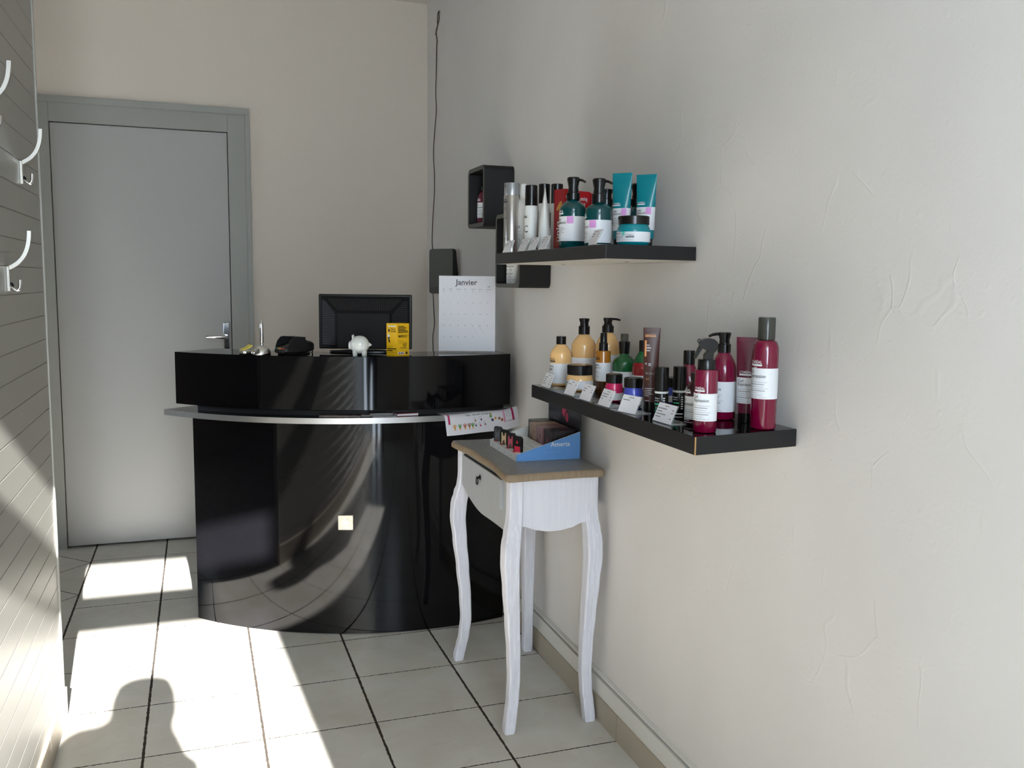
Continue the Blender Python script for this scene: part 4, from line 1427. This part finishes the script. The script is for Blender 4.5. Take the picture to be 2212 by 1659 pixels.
# red cartons
rw = .046
u_ = Vector((math.cos(R_(16)), math.sin(R_(16)), 0))
for i, (lab) in enumerate(('red carton nearest the white tube, gold figure one on its side', 'middle red carton between the two teal pump bottles', 'red carton behind the second teal pump bottle')):
    p = Vector((1.487, -2.206, 0)) + u_ * (i * (rw + .0022))
    o = thing('red_carton', lab, 'carton', (p.x, p.y, ZS1 + .0003), R_(16), 'red cartons on the upper shelf')
    H_ = .172 - .003 * i
    mb = MB()
    mb.box((0, 0, 0), (rw, rw, H_))
    fx = lambda x, y: Vector((x, -.0005, y))
    fy = lambda x, y: Vector((-.0005, rw - x, y))
    mb.add([(-.0002, 0, 0), (-.0002, rw, 0), (-.0002, rw, H_), (-.0002, 0, H_)], [(0, 3, 2, 1)], 3)
    mb.text('*uniq', .0160, at(fx, .005, H_ - .026), 1, .030)
    mb.text('one', .0160, at(fx, .005, H_ - .040), 1, .024)
    mb.quad(fx, .005, H_ - .058, .038, H_ - .0565, 2, 1)
    mb.add([fy(.012, H_ - .052), fy(.028, H_ - .034), fy(.036, H_ - .034), fy(.036, H_ - .092), fy(.024, H_ - .092), fy(.024, H_ - .056), fy(.012, H_ - .060)], [(0, 6, 5, 4, 3, 2, 1)], 2)
    mb.text('*uniq', .024, lambda x, y: fy(.028 - y, H_ - .148 + x), 1, .058)
    for k in range(5):
        mb.quad(fy, .008, .036 - k * .005, .036, .037 - k * .005, 2, 1)
    mb.build('printed_box', [M_redbox, M_white, M_gold, M_reddk], o, None, 0, .0006)
# black-capped bottles behind
for lab, c, R, H, zc in (('black-capped white bottle behind the pointed white tube', (1.545, -1.902), .0184, .2166, .1566), ('black-capped pale bottle just left of the red cartons', (1.570, -1.947), .0189, .2134, .1541)):
    o = thing('styling_bottle', lab, 'bottle', (c[0], c[1], ZS1 + .0003), 0, 'white styling bottles')
    mb = MB()
    mb.lathe([(0, .0), (R - .002, 0), (R, .002), (R, zc - .004), (R - .002, zc), (0, zc)], 0, 40)
    mb.text('STYLE', .008, lambda x, y, R=R: cyl(R + .0004, 290)(y, .06 + x), 1, .05)
    mb.build('bottle', [M_whiteplastic, M_ink], o, None, 50)
    cap_part(o, R - .0006, zc, H)
# white bottle with tapered top
o = thing('styling_bottle', 'white bottle with tapered white top beside the silver can', 'bottle', (1.472, -1.9155, ZS1 + .0003), 0, 'white styling bottles')
mb = MB()
mb.lathe([(0, 0), (.0196, 0), (.0206, .002), (.0208, .135), (.0200, .150), (.0160, .163), (.0130, .168), (0, .168)], 0, 40)
f = cyl(.0213, 205)
mb.text('SLEEK', .0110, at(f, -.016, .076), 1, .022)
for i, w in enumerate((.024, .021, .026, .018, .022)):
    mb.quad(f, -.016, .066 - i * .006, -.016 + w, .0672 - i * .006, 2, 4)
mb.text('Lo', .010, at(f, -.014, .018), 1, .010)
mb.build('bottle', [M_whiteplastic, M_ink, M_ink2], o, None, 50)
mb = MB()
mb.lathe([(.0128, .168), (.0118, .195), (.0100, .208), (.0085, .212), (0, .2125)], 0, 32)
mb.build('cap', M_whiteplastic, o, None, 50)
# white bottle, black cap
o = thing('styling_bottle', 'white bottle with tall black cap in front, bold black letters', 'bottle', (1.445, -2.054, ZS1 + .0003), 0, 'white styling bottles')
mb = MB()
mb.lathe([(0, 0), (.0172, 0), (.0184, .002), (.0195, .06), (.0195, .126), (.0185, .134), (0, .134)], 0, 40)
f = cyl(.0200, 190)
mb.text('liss', .0130, at(f, -.008, .098), 1, .016)
mb.text('C', .030, at(f, -.006, .056), 1, .017)
mb.text('ontrol', .011, lambda x, y: f(-.012 - y, .050 - x), 1, .040)
mb.build('bottle', [M_whiteplastic, M_ink], o, None, 50)
cap_part(o, .0178, .134, .1935, None, 'cap', .0186)
# pointed white tube seen edge-on
tube_obj('pointed white tube standing edge-on beside the red carton', (1.455, -2.139, ZS1 + .0003), .179, .010, .0190, .0225, 70, M_whiteplastic, None, None,
         [('douceur', .009, -.010, .100, 1, .02)], [(-.012, .088 - i * .007, w, .0016, 1) for i, w in enumerate((.016, .012, .014, .010))], (), None, M_whiteplastic, .96, M_ink, .0010, .0205, None, 9)
# silver can
o = thing('hairspray_can', 'tall silver hairspray can at the far left end of the upper shelf', 'spray can', (1.438, -1.899, ZS1 + .0003))
mb = MB()
mb.lathe([(0, 0), (.0232, 0), (.0245, .0015), (.0248, .004), (.0248, .1755), (.0240, .1767), (0, .1767)], 0, 48)
f = cyl(.0252, 212)
mb.text("L'ORÉAL", .0080, at(f, -.022, .160), 1, .024)
mb.quad(f, -.022, .1545, .003, .1580, 1, 6)
mb.quad(f, -.022, .138, .004, .139, 2, 6)
mb.text('infinium', .0080, at(f, -.021, .131), 2, .024)
mb.quad(f, -.022, .1065, .003, .1075, 1, 6)
for i in range(3):
    mb.quad(f, -.020, .046 - i * .0045, .006, .047 - i * .0045, 1, 6)
mb.build('can', [M_silver, M_ink, M_ink2], o, None, 50)
mb = MB()
mb.lathe([(.0238, .1767), (.0236, .213), (.0226, .2148), (0, .2148)], 0, 48)
mb.quad(cyl(.0240, 195), -.004, .200, .000, .2105, 1, 2)
mb.build('cap', [mat('silver_cap', (176, 178, 182), .3, .7), M_ink], o, None, 40)
# things inside the cube shelves
o = thing('curl_bottle', 'burgundy bottle standing inside the small cube shelf', 'bottle', (1.603, -1.078, CA[3] + .0165), 0, None)
bottle_body(o, M_redtube, .0245, .098, .128, .010, (-.022, .096, .8), 222)
cap_part(o, .0125, .132, .150)
label_part(o, .0245, .024, .084, 222, [('Curl', .0080, -.020, .072, 1, .012), ('Expression', .0080, -.020, .063, 1, .034)], curl_lines(-.020, .055, .032))
for lab, y, xx, face in (('white bottle inside the larger cube shelf, farther of the two', -1.432, 1.605, 215), ('white bottle inside the larger cube shelf, nearer of the two', -1.492, 1.600, 215)):
    o = thing('styling_bottle', lab, 'bottle', (xx, y, CB[3] + .0145), 0, 'white bottles in the cube shelf')
    mb = MB()
    mb.lathe([(0, 0), (.0200, 0), (.0212, .002), (.0212, .150), (.018, .162), (.012, .168), (0, .168)], 0, 36)
    f = cyl(.0216, face)
    for i, w in enumerate((.014, .020, .010, .022, .012, .018)):
        mb.quad(f, -.018, .100 - i * .013, -.018 + w, .1018 - i * .013, 1, 4)
    mb.quad(f, -.020, .012, .020, .016, 2, 4)
    mb.build('bottle', [M_whiteplastic, M_ink, M_ink3], o, None, 50)
    cap_part(o, .0135, .168, .196, M_whiteplastic)

# ---- lower shelf
Z2 = ZS2 + .0003
REP = [('Absolut', .0098, -.027, None, 1, .026), ('Repair', .0098, -.027, None, 1, .022)]
def rep_label(o, R, z0, z1, face, k=1.0, l2='Repair'):
    x = -R * .95
    return label_part(o, R, z0, z1, face, [('Absolut', .0090 * k, x, z1 - .011 * k, 1, .0235 * k), (l2, .0090 * k, x, z1 - .0195 * k, 1, (.020 if l2 == 'Repair' else .028) * k)],
                      [(x, z1 - (.028 + i * .0043) * k, w * k, .0010, mi) for i, (w, mi) in enumerate(((.026, 4), (.022, 2), (.030, 4), (.018, 4), (.024, 2), (.02, 4)))])
o = thing('repair_bottle', 'cream bottle with low black flip cap, leftmost on the lower shelf', 'bottle', (1.477, -2.226, Z2), 0, GC)
bottle_body(o, M_cream, .0305, .086, .1165, .0125, (-.029, .073), 218, None, M_ink)
cap_part(o, .0140, .117, .1392)
rep_label(o, .0305, .008, .0640, 218)
o = thing('repair_bottle', 'large cream bottle with tall black pump, behind the cream jar', 'bottle', (1.565, -2.186, Z2), 0, GC)
bottle_body(o, M_cream, .0362, .107, .1420, .0135, (-.036, .083), 196, None, M_ink)
pump_head(o, .1420, .0165, .0235, .0225, 60, None, .0150, .024, .002)
rep_label(o, .0362, .012, .0755, 168)
o = thing('repair_bottle', 'large cream bottle with nozzle pump behind the oil bottle', 'bottle', (1.600, -2.272, Z2), 0, GC)
bottle_body(o, M_cream, .0330, .112, .1520, .0135, None, 196, None, M_ink)
pump_head(o, .1520, .0165, .0185, .0225, -19, None, .0135, .034, .003)
rep_label(o, .0330, .018, .0900, 205)
o = thing('oil_bottle', 'amber hair oil bottle with tall black spray cap', 'bottle', (1.533, -2.388, Z2))
mb = MB()
mb.lathe([(0, .0), (.018, 0), (.0200, .002), (.0200, .1065), (.0190, .1098), (.0105, .1105), (.0105, .112), (0, .112)], 0, 48)
logo_on(mb, .0200, 215, -.019, .0905, 1, .72)
mb.build('bottle', [M_amber, M_amberdk], o, None, 40)
mb = MB()
band(mb, .0200, .001, .028, 0, .0003)
mb.build('base_band', M_amberdk, o, None, 50)
rep_label(o, .0202, .0290, .0785, 215, .82, 'Repair Oil')
mb = MB()
mb.lathe([(.0125, .1105), (.0120, .130), (.0095, .132), (.0088, .1565), (.0080, .1575), (0, .1575)], 0, 32)
mb.build('spray_cap', M_blackcap, o, None, 40)
jar('cream jar with black lid in front of the large cream bottle', (1.481, -2.352, Z2), .0372, .0700, .0265, M_cream, 215,
    [('Absolut Repair', .0070, -.034, .0210, 1, .032)], [(-.034, .0175 - i * .004, w, .001, mi) for i, (w, mi) in enumerate(((.034, 4), (.040, 2), (.026, 4)))], None, (), .0345, (.0065, .66))
o = thing('green_bottle', 'rounded green glass bottle with smoky spray cap', 'bottle', (1.585, -2.408, Z2))
bottle_body(o, M_green, .0310, .077, .0985, .0130, None, 215, .103)
label_part(o, .0310, .014, .0560, 215, [('Serioxyl', .0085, -.028, .042, 1, .024)], [(-.028, .036 - i * .005, .03, .001, 2) for i in range(3)])
cap_part(o, .0155, .1030, .1350, None, 'collar', .0135)
cap_part(o, .0105, .1350, .1560, M_smoke, 'spray_cap')
o = thing('two_tone_bottle', 'red and green bottle half hidden behind the brown tube', 'bottle', (1.607, -2.478, Z2))
bottle_body(o, M_redliq, .0300, .070, .0870, .024, None, 215, .0871)
mb = MB()
mb.lathe([(.0262, .0850), (.0240, .092), (.0170, .104), (.0128, .1115), (.0125, .114), (0, .114)], 0, 40)
mb.build('green_shoulder', M_green, o, 'dark green upper half', 50)
cap_part(o, .0125, .1140, .1428)
label_part(o, .0300, .012, .0520, 215, [], [(-.028, .042 - i * .006, .03, .001, 2) for i in range(4)])
jar('small pink jar with black lid behind the price cards', (1.470, -2.588, Z2), .0222, .0685, .0220, M_pinkjar, 215, [('Vitamino', .0060, -.020, .0175, 1, .02)], [(-.020, .0135, .022, .001, 2)], 'small colour care jars', (), .0205, (.0055, .50))
jar('small blue jar with black lid beside the brown tube', (1.474, -2.684, Z2), .0235, .0690, .0225, M_blue, 215, [('Blondifier', .0060, -.021, .0185, 1, .024)], [(-.021, .0145, .022, .001, 2)], 'small colour care jars', (), .0222, (.0055, .52))
jar('blue jar with black lid set back between the two black bottles', (1.592, -2.652, Z2), .0235, .0640, .0230, M_blue, 215, [], [(-.02, .014, .03, .001, 2)], 'small colour care jars', (), .0222, (.0055, .52))
tube_obj('tall brown tube with copper lettering standing on a black cap', (1.474, -2.768, Z2), .191, .0235, .0155, .0192, -28, M_brown, None, None,
         [('sensùs', .0120, -.0155, .170, 2, .0245), ('GOLD', .0045, -.012, .150, 1, .008), ('AMBRE', .0045, -.012, .144, 1, .011), ('INSIDE', .0045, -.012, .138, 1, .009), ('illu·Sion', .0080, -.012, .086, 3, .019), ('# 5', .0055, -.010, .074, 2, .006)],
         [(-.0150, .1585 - i * .0036, .0038, .0036, 2) for i in range(10)] + [(-.013, .054 - i * .0042, w, .0009, 1) for i, w in enumerate((.021, .017, .014, .019, .010))] + [(-.012, .026, .010, .001, 1)] + [(-.0135, .108, .004, .004, 3), (-.006, .109, .006, .0012, 1), (-.006, .1055, .006, .0012, 1)],
         (), None, None, .92, M_white, .0009, None, None, 12)
for lab, c in (('short black bottle with tall black cap, beside the brown tube', (1.467, -2.833)), ('short black bottle with tall black cap, beside the burgundy spray', (1.516, -2.826))):
    o = thing('texture_bottle', lab, 'bottle', (c[0], c[1], Z2), 0, 'short black bottles')
    mb = MB()
    mb.lathe([(0, 0), (.0142, 0), (.0153, .0015), (.0153, .049), (.0146, .0505), (0, .0505)], 0, 40)
    f = cyl(.0157, 225)
    mb.text('Osis+', .0055, at(f, -.012, .038), 1, .013)
    mb.quad(f, -.012, .034, -.001, .0350, 1, 4)
    mb.quad(f, -.012, .026, .004, .0285, 2, 4)
    mb.text('TEX', .0110, lambda x, y: f(-.010 + y * .6, .006 + x), 2, .016)
    for i in range(6):
        mb.quad(f, .008, .014 + i * .005, .013, .0165 + i * .005, 1, 2)
    mb.quad(f, -.013, .002, .013, .0045, 1, 6)
    mb.build('bottle', [M_blackcap, M_white, mat('mint_print', (70, 200, 150), .5)], o, None, 50)
    mb = MB()
    mb.lathe([(.0150, .0505), (.0153, .0548), (.0145, .0552), (0, .0552)], 0, 36)
    mb.build('white_collar', M_whiteplastic, o, 'white ring', 40)
    cap_part(o, .0150, .0552, .1080)
# burgundy curl range
def curl_label(o, R, z0, z1, face, x=None, k=1.0):
    x = -R * 1.05 if x is None else x
    return label_part(o, R, z0, z1, face, [('Curl', .0100 * k, x, z1 - .0105 * k, 1, .0125 * k), ('Expression', .0100 * k, x, z1 - .0190 * k, 1, .0385 * k)],
                      [(a, b, w, h, mi) for a, b, w, h, mi in curl_lines(x, z1 - .0285 * k, .044 * k)] + [(x, z0 + .003, .022 * k, .0012, 4), (x + .028 * k, z0 + .003, .014 * k, .0009, 4)])
o = thing('curl_bottle', 'burgundy bottle with black cap, behind the trigger spray', 'bottle', (1.560, -2.788, Z2), 0, GB)
bottle_body(o, M_red, .0262, .072, .1080, .0120, (-.027, .068, .8), 205)
cap_part(o, .0130, .1085, .1400)
curl_label(o, .0262, .010, .0600, 205)
o = thing('curl_bottle', 'burgundy bottle coloured dark for shadow between the burgundy bottle and the trigger spray', 'bottle', (1.478, -2.960, Z2), 0, GB)
bottle_body(o, M_redshade, .0225, .062, .0920, .011, (-.021, .0705, .8), 205)
cap_part(o, .012, .0925, .108)
curl_label(o, .0225, .0125, .0600, 205)
# trigger spray
o = thing('spray_bottle', 'burgundy trigger spray bottle at the front corner of the lower shelf', 'spray bottle', (1.447, -3.047, Z2), 0, GB)
mb = MB()
R = .0226
mb.lathe([(0, .001), (R - .004, 0), (R - .001, .001), (R, .003), (R, .1215), (R - .001, .1235), (R - .004, .1240), (0, .1240)], 0, 48)
logo_on(mb, R, 226, -.0205, .0855, 1, .82)
mb.build('bottle', [M_red, M_white], o, None, 40)
curl_label(o, R, .0235, .0775, 226, -.0215, .86)
sh = bpy.data.objects.new('trigger_head', None)
mb = MB()
mb.lathe([(.0175, .1240), (.0175, .1425), (.0168, .1436), (0, .1436)], 0, 32)
ca = R_(163)
tm = Matrix.Translation((0, 0, 0)) @ Matrix.Rotation(ca, 4, 'Z')
def yprism(poly, hw, z_off=0):
    k = len(poly)
    vs = [(u, -hw, z) for u, z in poly] + [(u, hw, z) for u, z in poly]
    mb.add(vs, [tuple(range(k)), tuple(range(2 * k - 1, k - 1, -1))] + [(i, k + i, k + (i + 1) % k, (i + 1) % k) for i in range(k)], 0, tm)
yprism([(.006, .1430), (.006, .1520), (.000, .1600), (.010, .1655), (.0165, .1725), (.0150, .1790), (.0080, .1835), (-.002, .1850), (-.0120, .1830), (-.0185, .1775), (-.0198, .1690), (-.0170, .1610), (-.0115, .1560), (-.0105, .1430)], .0080)
yprism([(.014, .1730), (.018, .1660), (.0225, .1540), (.0260, .1455), (.0225, .1450), (.0175, .1530), (.0130, .1610), (.0085, .1680)], .0055)
ring = [tm @ Vector((.0165 + .0032 * math.cos(a), 0, .1795 + .0032 * math.sin(a))) for a in [2 * PI * i / 16 for i in range(17)]]
mb.tube(ring, .0010, seg=8, caps=False)
mb.build('trigger_head', M_blackcap, o, None, 40, .0010)
bpy.data.objects.remove(sh)
# pump bottle
o = thing('curl_bottle', 'burgundy pump bottle with nozzle turned left, behind the trigger spray', 'bottle', (1.575, -2.907, Z2), 0, GB)
bottle_body(o, M_red, .0275, .107, .1440, .0125, (-.030, .0935, .9), 212, .147)
pump_head(o, .1440, .0140, .0190, .0245, 162, None, .0135, .034, .005)
curl_label(o, .0275, .0180, .0830, 212, -.030)
tube_obj('burgundy tube on a black cap between pump bottle and mousse can', (1.600, -2.962, Z2), .180, .021, .0205, .0262, -38, M_redtube, GB, (.0415, .0955),
         [('Curl', .0090, -.0195, .0860, 1, .0115), ('Expression', .0090, -.0195, .0785, 1, .033)], curl_lines(-.0195, .0705, .034), (), (-.0170, .1045, .88))
o = thing('mousse_can', 'tall burgundy mousse can with smoky transparent cap, at the right end of the shelf', 'spray can', (1.584, -3.044, Z2), 0, GB)
mb = MB()
R = .0256
mb.lathe([(0, .001), (R - .004, 0), (R - .0008, .0015), (R, .004), (R, .158), (R * .97, .166), (R * .88, .1735), (R * .76, .178), (.0165, .1795), (0, .1795)], 0, 56)
logo_on(mb, R, 222, -.0295, .1335, 1, 1.02)
mb.build('can', [M_red, M_white], o, None, 50)
curl_label(o, R, .0625, .1240, 222, -.0310, 1.0)
mb = MB()
mb.lathe([(.0163, .1790), (.0166, .1800), (.0166, .1880), (.0160, .1885), (0, .1885)], 0, 40)
mb.lathe([(.008, .1885), (.008, .200), (.006, .206), (0, .207)], 0, 24)
mb.build('nozzle', M_blackcap, o, None, 40)
mb = MB()
mb.lathe([(.0172, .1812), (.0172, .2225), (.0160, .2252), (0, .2255)], 0, 48)
mb.lathe([(.0160, .1812), (.0160, .2215), (.0150, .2238), (0, .2240)], 0, 48)
mb.build('clear_cap', M_smoke, o, 'smoky see-through cap', 40)

# ---- price cards
def price_card(label, x, y, z, rot, lines, w=.062, h=.043, group='price cards on the lower shelf'):
    """acrylic stand with a leaning paper card facing -x"""
    o = thing('price_card', label, 'price card', (x, y, z + .0003), R_(rot), group)
    lean = R_(24)
    mt = Matrix.Rotation(lean, 4, 'Y')
    mb = MB()
    mb.box((-.0003, -w / 2, 0), (.0015, w / 2, h), 0, mt)
    mb.box((-.0004, -w / 2, 0), (.046, w / 2, .0016))
    mb.build('acrylic_stand', M_acrylic, o, None, 0, .0003)
    mb = MB()
    mb.box((-.0012, -w / 2 + .0015, .001), (-.0005, w / 2 - .0015, h - .001), 0, mt)
    f = lambda a, b: mt @ Vector((-.0016, w / 2 - a, b))
    mb.quad(f, w * .38, h - .007, w * .38 + .017, h - .0056, 1, 1)
    for i, (l, r) in enumerate(lines):
        yy = h - .0135 - i * .0062
        mb.quad(f, .006, yy, .006 + l, yy + .0018, 1, 1)
        if r:
            mb.quad(f, w - .013, yy, w - .013 + r, yy + .0018, 1, 1)
    mb.build('card', [M_paper, mat('card_ink', (112, 112, 116), .6)], o, None, 0)
    return o
PL = [((1.412, -2.272), 0, ((.020, .006), (.016, .006), (.014, .006), (.018, .006)), 'leftmost price card, in front of the first cream bottle'),
      ((1.408, -2.448), 0, ((.020, .007),), 'price card with a single line, in front of the cream jar'),
      ((1.406, -2.553), 0, ((.018, .007), (.014, .007)), 'price card with two lines, left of the pink jar'),
      ((1.407, -2.662), 0, ((.032, .0), (.030, .007), (.012, .007)), 'price card in front of the pink jar'),
      ((1.410, -2.778), 12, ((.024, .0),), 'price card with one wide line, in front of the blue jar'),
      ((1.418, -2.925), 2, ((.034, .007), (.020, .007), (.036, .0), (.020, .007)), 'price card in front of the short black bottle')]
for (x, y), r, ln_, lab in PL:
    price_card(lab, x, y, ZS2, r, ln_, .064 if y > -2.9 else .074)
for (x, y), r, lab in (((1.404, -1.950), 4, 'price card in front of the silver can'), ((1.404, -2.085), 0, 'price card in front of the black-capped white bottle'),
                       ((1.404, -2.168), 0, 'price card in front of the pointed white tube'), ((1.404, -2.252), -2, 'price card in front of the red carton'), ((1.404, -2.585), -6, 'price card in front of the second teal pump bottle')):
    price_card(lab, x, y, ZS1, r, ((.02, .006), (.016, .006)), .060, .041, 'price cards on the upper shelf')

# ------------------------------------------------------------------ coat hooks on the clad partition
def hook(label, y, zj, drop=.056):
    o = thing('coat_hook', label, 'coat hook', (PX, y, zj), 0, 'coat hooks on the grey cladding')
    mb = MB()
    mb.box((-.0006, -.0105, -drop), (.0065, .0105, .003))
    mb.build('wall_plate', M_satin, o, None, 0, .0012)
    pts = [(.003, 0, -.002), (.014, 0, .004), (.026, 0, .013), (.037, 0, .027), (.045, 0, .046), (.049, 0, .066), (.0505, 0, .086)]
    sm = smooth_path(pts, 6)
    mb = MB()
    rows = []
    for i, p in enumerate(sm):
        t = (sm[min(i + 1, len(sm) - 1)] - sm[max(i - 1, 0)]).normalized()
        nr = Vector((-t.z, 0, t.x))
        rows.append([p + nr * .0046 + Vector((0, -.0055, 0)), p + nr * .0046 + Vector((0, .0055, 0)), p - nr * .0046 + Vector((0, .0055, 0)), p - nr * .0046 + Vector((0, -.0055, 0))])
    mb.strip(rows, 0, True)
    mb.add(rows[0], [(0, 1, 2, 3)])
    mb.add(rows[-1], [(3, 2, 1, 0)])
    mb.build('upper_arm', M_satin, o, None, 30, .0005)
    for s in (-1, 1):
        mb = MB()
        yy = s * .0065
        pp = smooth_path([(.004, yy * .6, -drop + .014), (.011, yy, -drop + .007), (.018, yy, -drop + .003), (.024, yy, -drop + .006), (.0265, yy, -drop + .014), (.0268, yy, -drop + .027)], 5)
        mb.tube(pp, .0031, seg=10)
        mb.build('lower_hook', M_chrome, o, None, 50)
    mb = MB()
    mb.lathe([(.0085, 0), (.0080, .003), (.005, .006), (0, .007)], 0, 20, mtx=Matrix.Translation((.006, 0, -drop + .013)) @ Matrix.Rotation(R_(90), 4, 'Y'))
    mb.build('screw_cover', M_darkiron, o)
    return o
hook('lower satin steel coat hook on the grey boards', -2.185, 1.362)
hook('satin steel coat hook nearest the door, overlapping the door frame', -1.945, 1.632)
hook('satin steel coat hook at the picture edge, only its curved arm showing', -2.335, 1.715)

# ------------------------------------------------------------------ the person taking the picture, behind the camera
pr = thing('person', 'person in dark clothes standing in the entrance, holding a phone up in both hands', 'person', (0.490, -4.92, 0))
pr.scale = (0.985, 0.985, 0.985)
def skin_mesh(name, joints, edges, m, parent, sub=2):
    me = bpy.data.meshes.new(name)
    me.from_pydata([j[0] for j in joints], edges, [])
    me.materials.append(m)
    o = bpy.data.objects.new(name, me)
    COL.objects.link(o)
    o.parent = parent
    sk = o.modifiers.new('skin', 'SKIN')
    me.skin_vertices.new() if not me.skin_vertices else None
    for v, j in zip(me.skin_vertices[0].data, joints):
        r = j[1]
        v.radius = r if isinstance(r, tuple) else (r, r)
    me.skin_vertices[0].data[0].use_root = True
    ss = o.modifiers.new('sub', 'SUBSURF')
    ss.levels = sub
    ss.render_levels = sub
    me.shade_smooth()
    return o
J = [((0, 0, .86), (.17, .12)), ((0, 0, 1.02), (.185, .12)), ((0, 0, 1.18), (.195, .125)), ((.0, .02, 1.30), (.165, .12)), ((.03, .02, 1.385), .052), ((.035, .045, 1.45), (.070, .078)), ((.04, .05, 1.525), (.070, .080)),
     ((-.120, .01, 1.335), .085), ((-.180, .06, 1.365), .085), ((-.090, .180, 1.330), .065), ((-.060, .245, 1.360), .034),
     ((.135, 0, 1.28), .075), ((.145, .08, 1.10), .075), ((.075, .200, 1.330), .046), ((.050, .245, 1.365), .032),
     ((-.095, 0, .78), .088), ((-.10, .01, .46), .056), ((-.10, -.01, .09), .040), ((-.11, .12, .035), (.038, .030)),
     ((.095, 0, .78), .088), ((.10, .01, .46), .056), ((.10, -.01, .09), .040), ((.11, .12, .035), (.038, .030))]
Ed = [(0, 1), (1, 2), (2, 3), (3, 4), (4, 5), (5, 6), (2, 7), (7, 8), (8, 9), (9, 10), (2, 11), (11, 12), (12, 13), (13, 14), (0, 15), (15, 16), (16, 17), (17, 18), (0, 19), (19, 20), (20, 21), (21, 22)]
skin_mesh('body', J, Ed, mat('dark_clothes', (44, 46, 56), .8), pr)
mb = MB()
mb.lathe([(.02, 1.39), (.080, 1.41), (.104, 1.47), (.106, 1.53), (.094, 1.575), (.05, 1.592), (0, 1.596)], 0, 28, mtx=Matrix.Translation((.04, .02, 0)))
mb.build('hair', mat('brown_hair', (52, 36, 26), .6), pr, None, 60)
for s, hxp in ((-1, -.060), (1, .050)):
    for k in range(4):
        mb = MB()
        b = Vector((hxp + s * .020, .258, 1.350 + k * .0165))
        mb.tube(smooth_path([b, b + Vector((-s * .004, .018, .003)), b + Vector((-s * .016, .026 - k * .001, .004)), b + Vector((-s * .026, .018, .004))], 4), .0078, seg=8)
        mb.build('finger', mat('skin_tone', (206, 160, 132), .6), pr, None, 60)
ph = MB()
ph.box((-.078, -.004, -.038), (.078, .004, .038))
pho = ph.build('phone', M_blackplastic, None, None, 0, .003)
pho.location = (.487, -4.645, 1.370)
tag(pho, 'black phone held up level in the hands of the person in the entrance', 'phone')
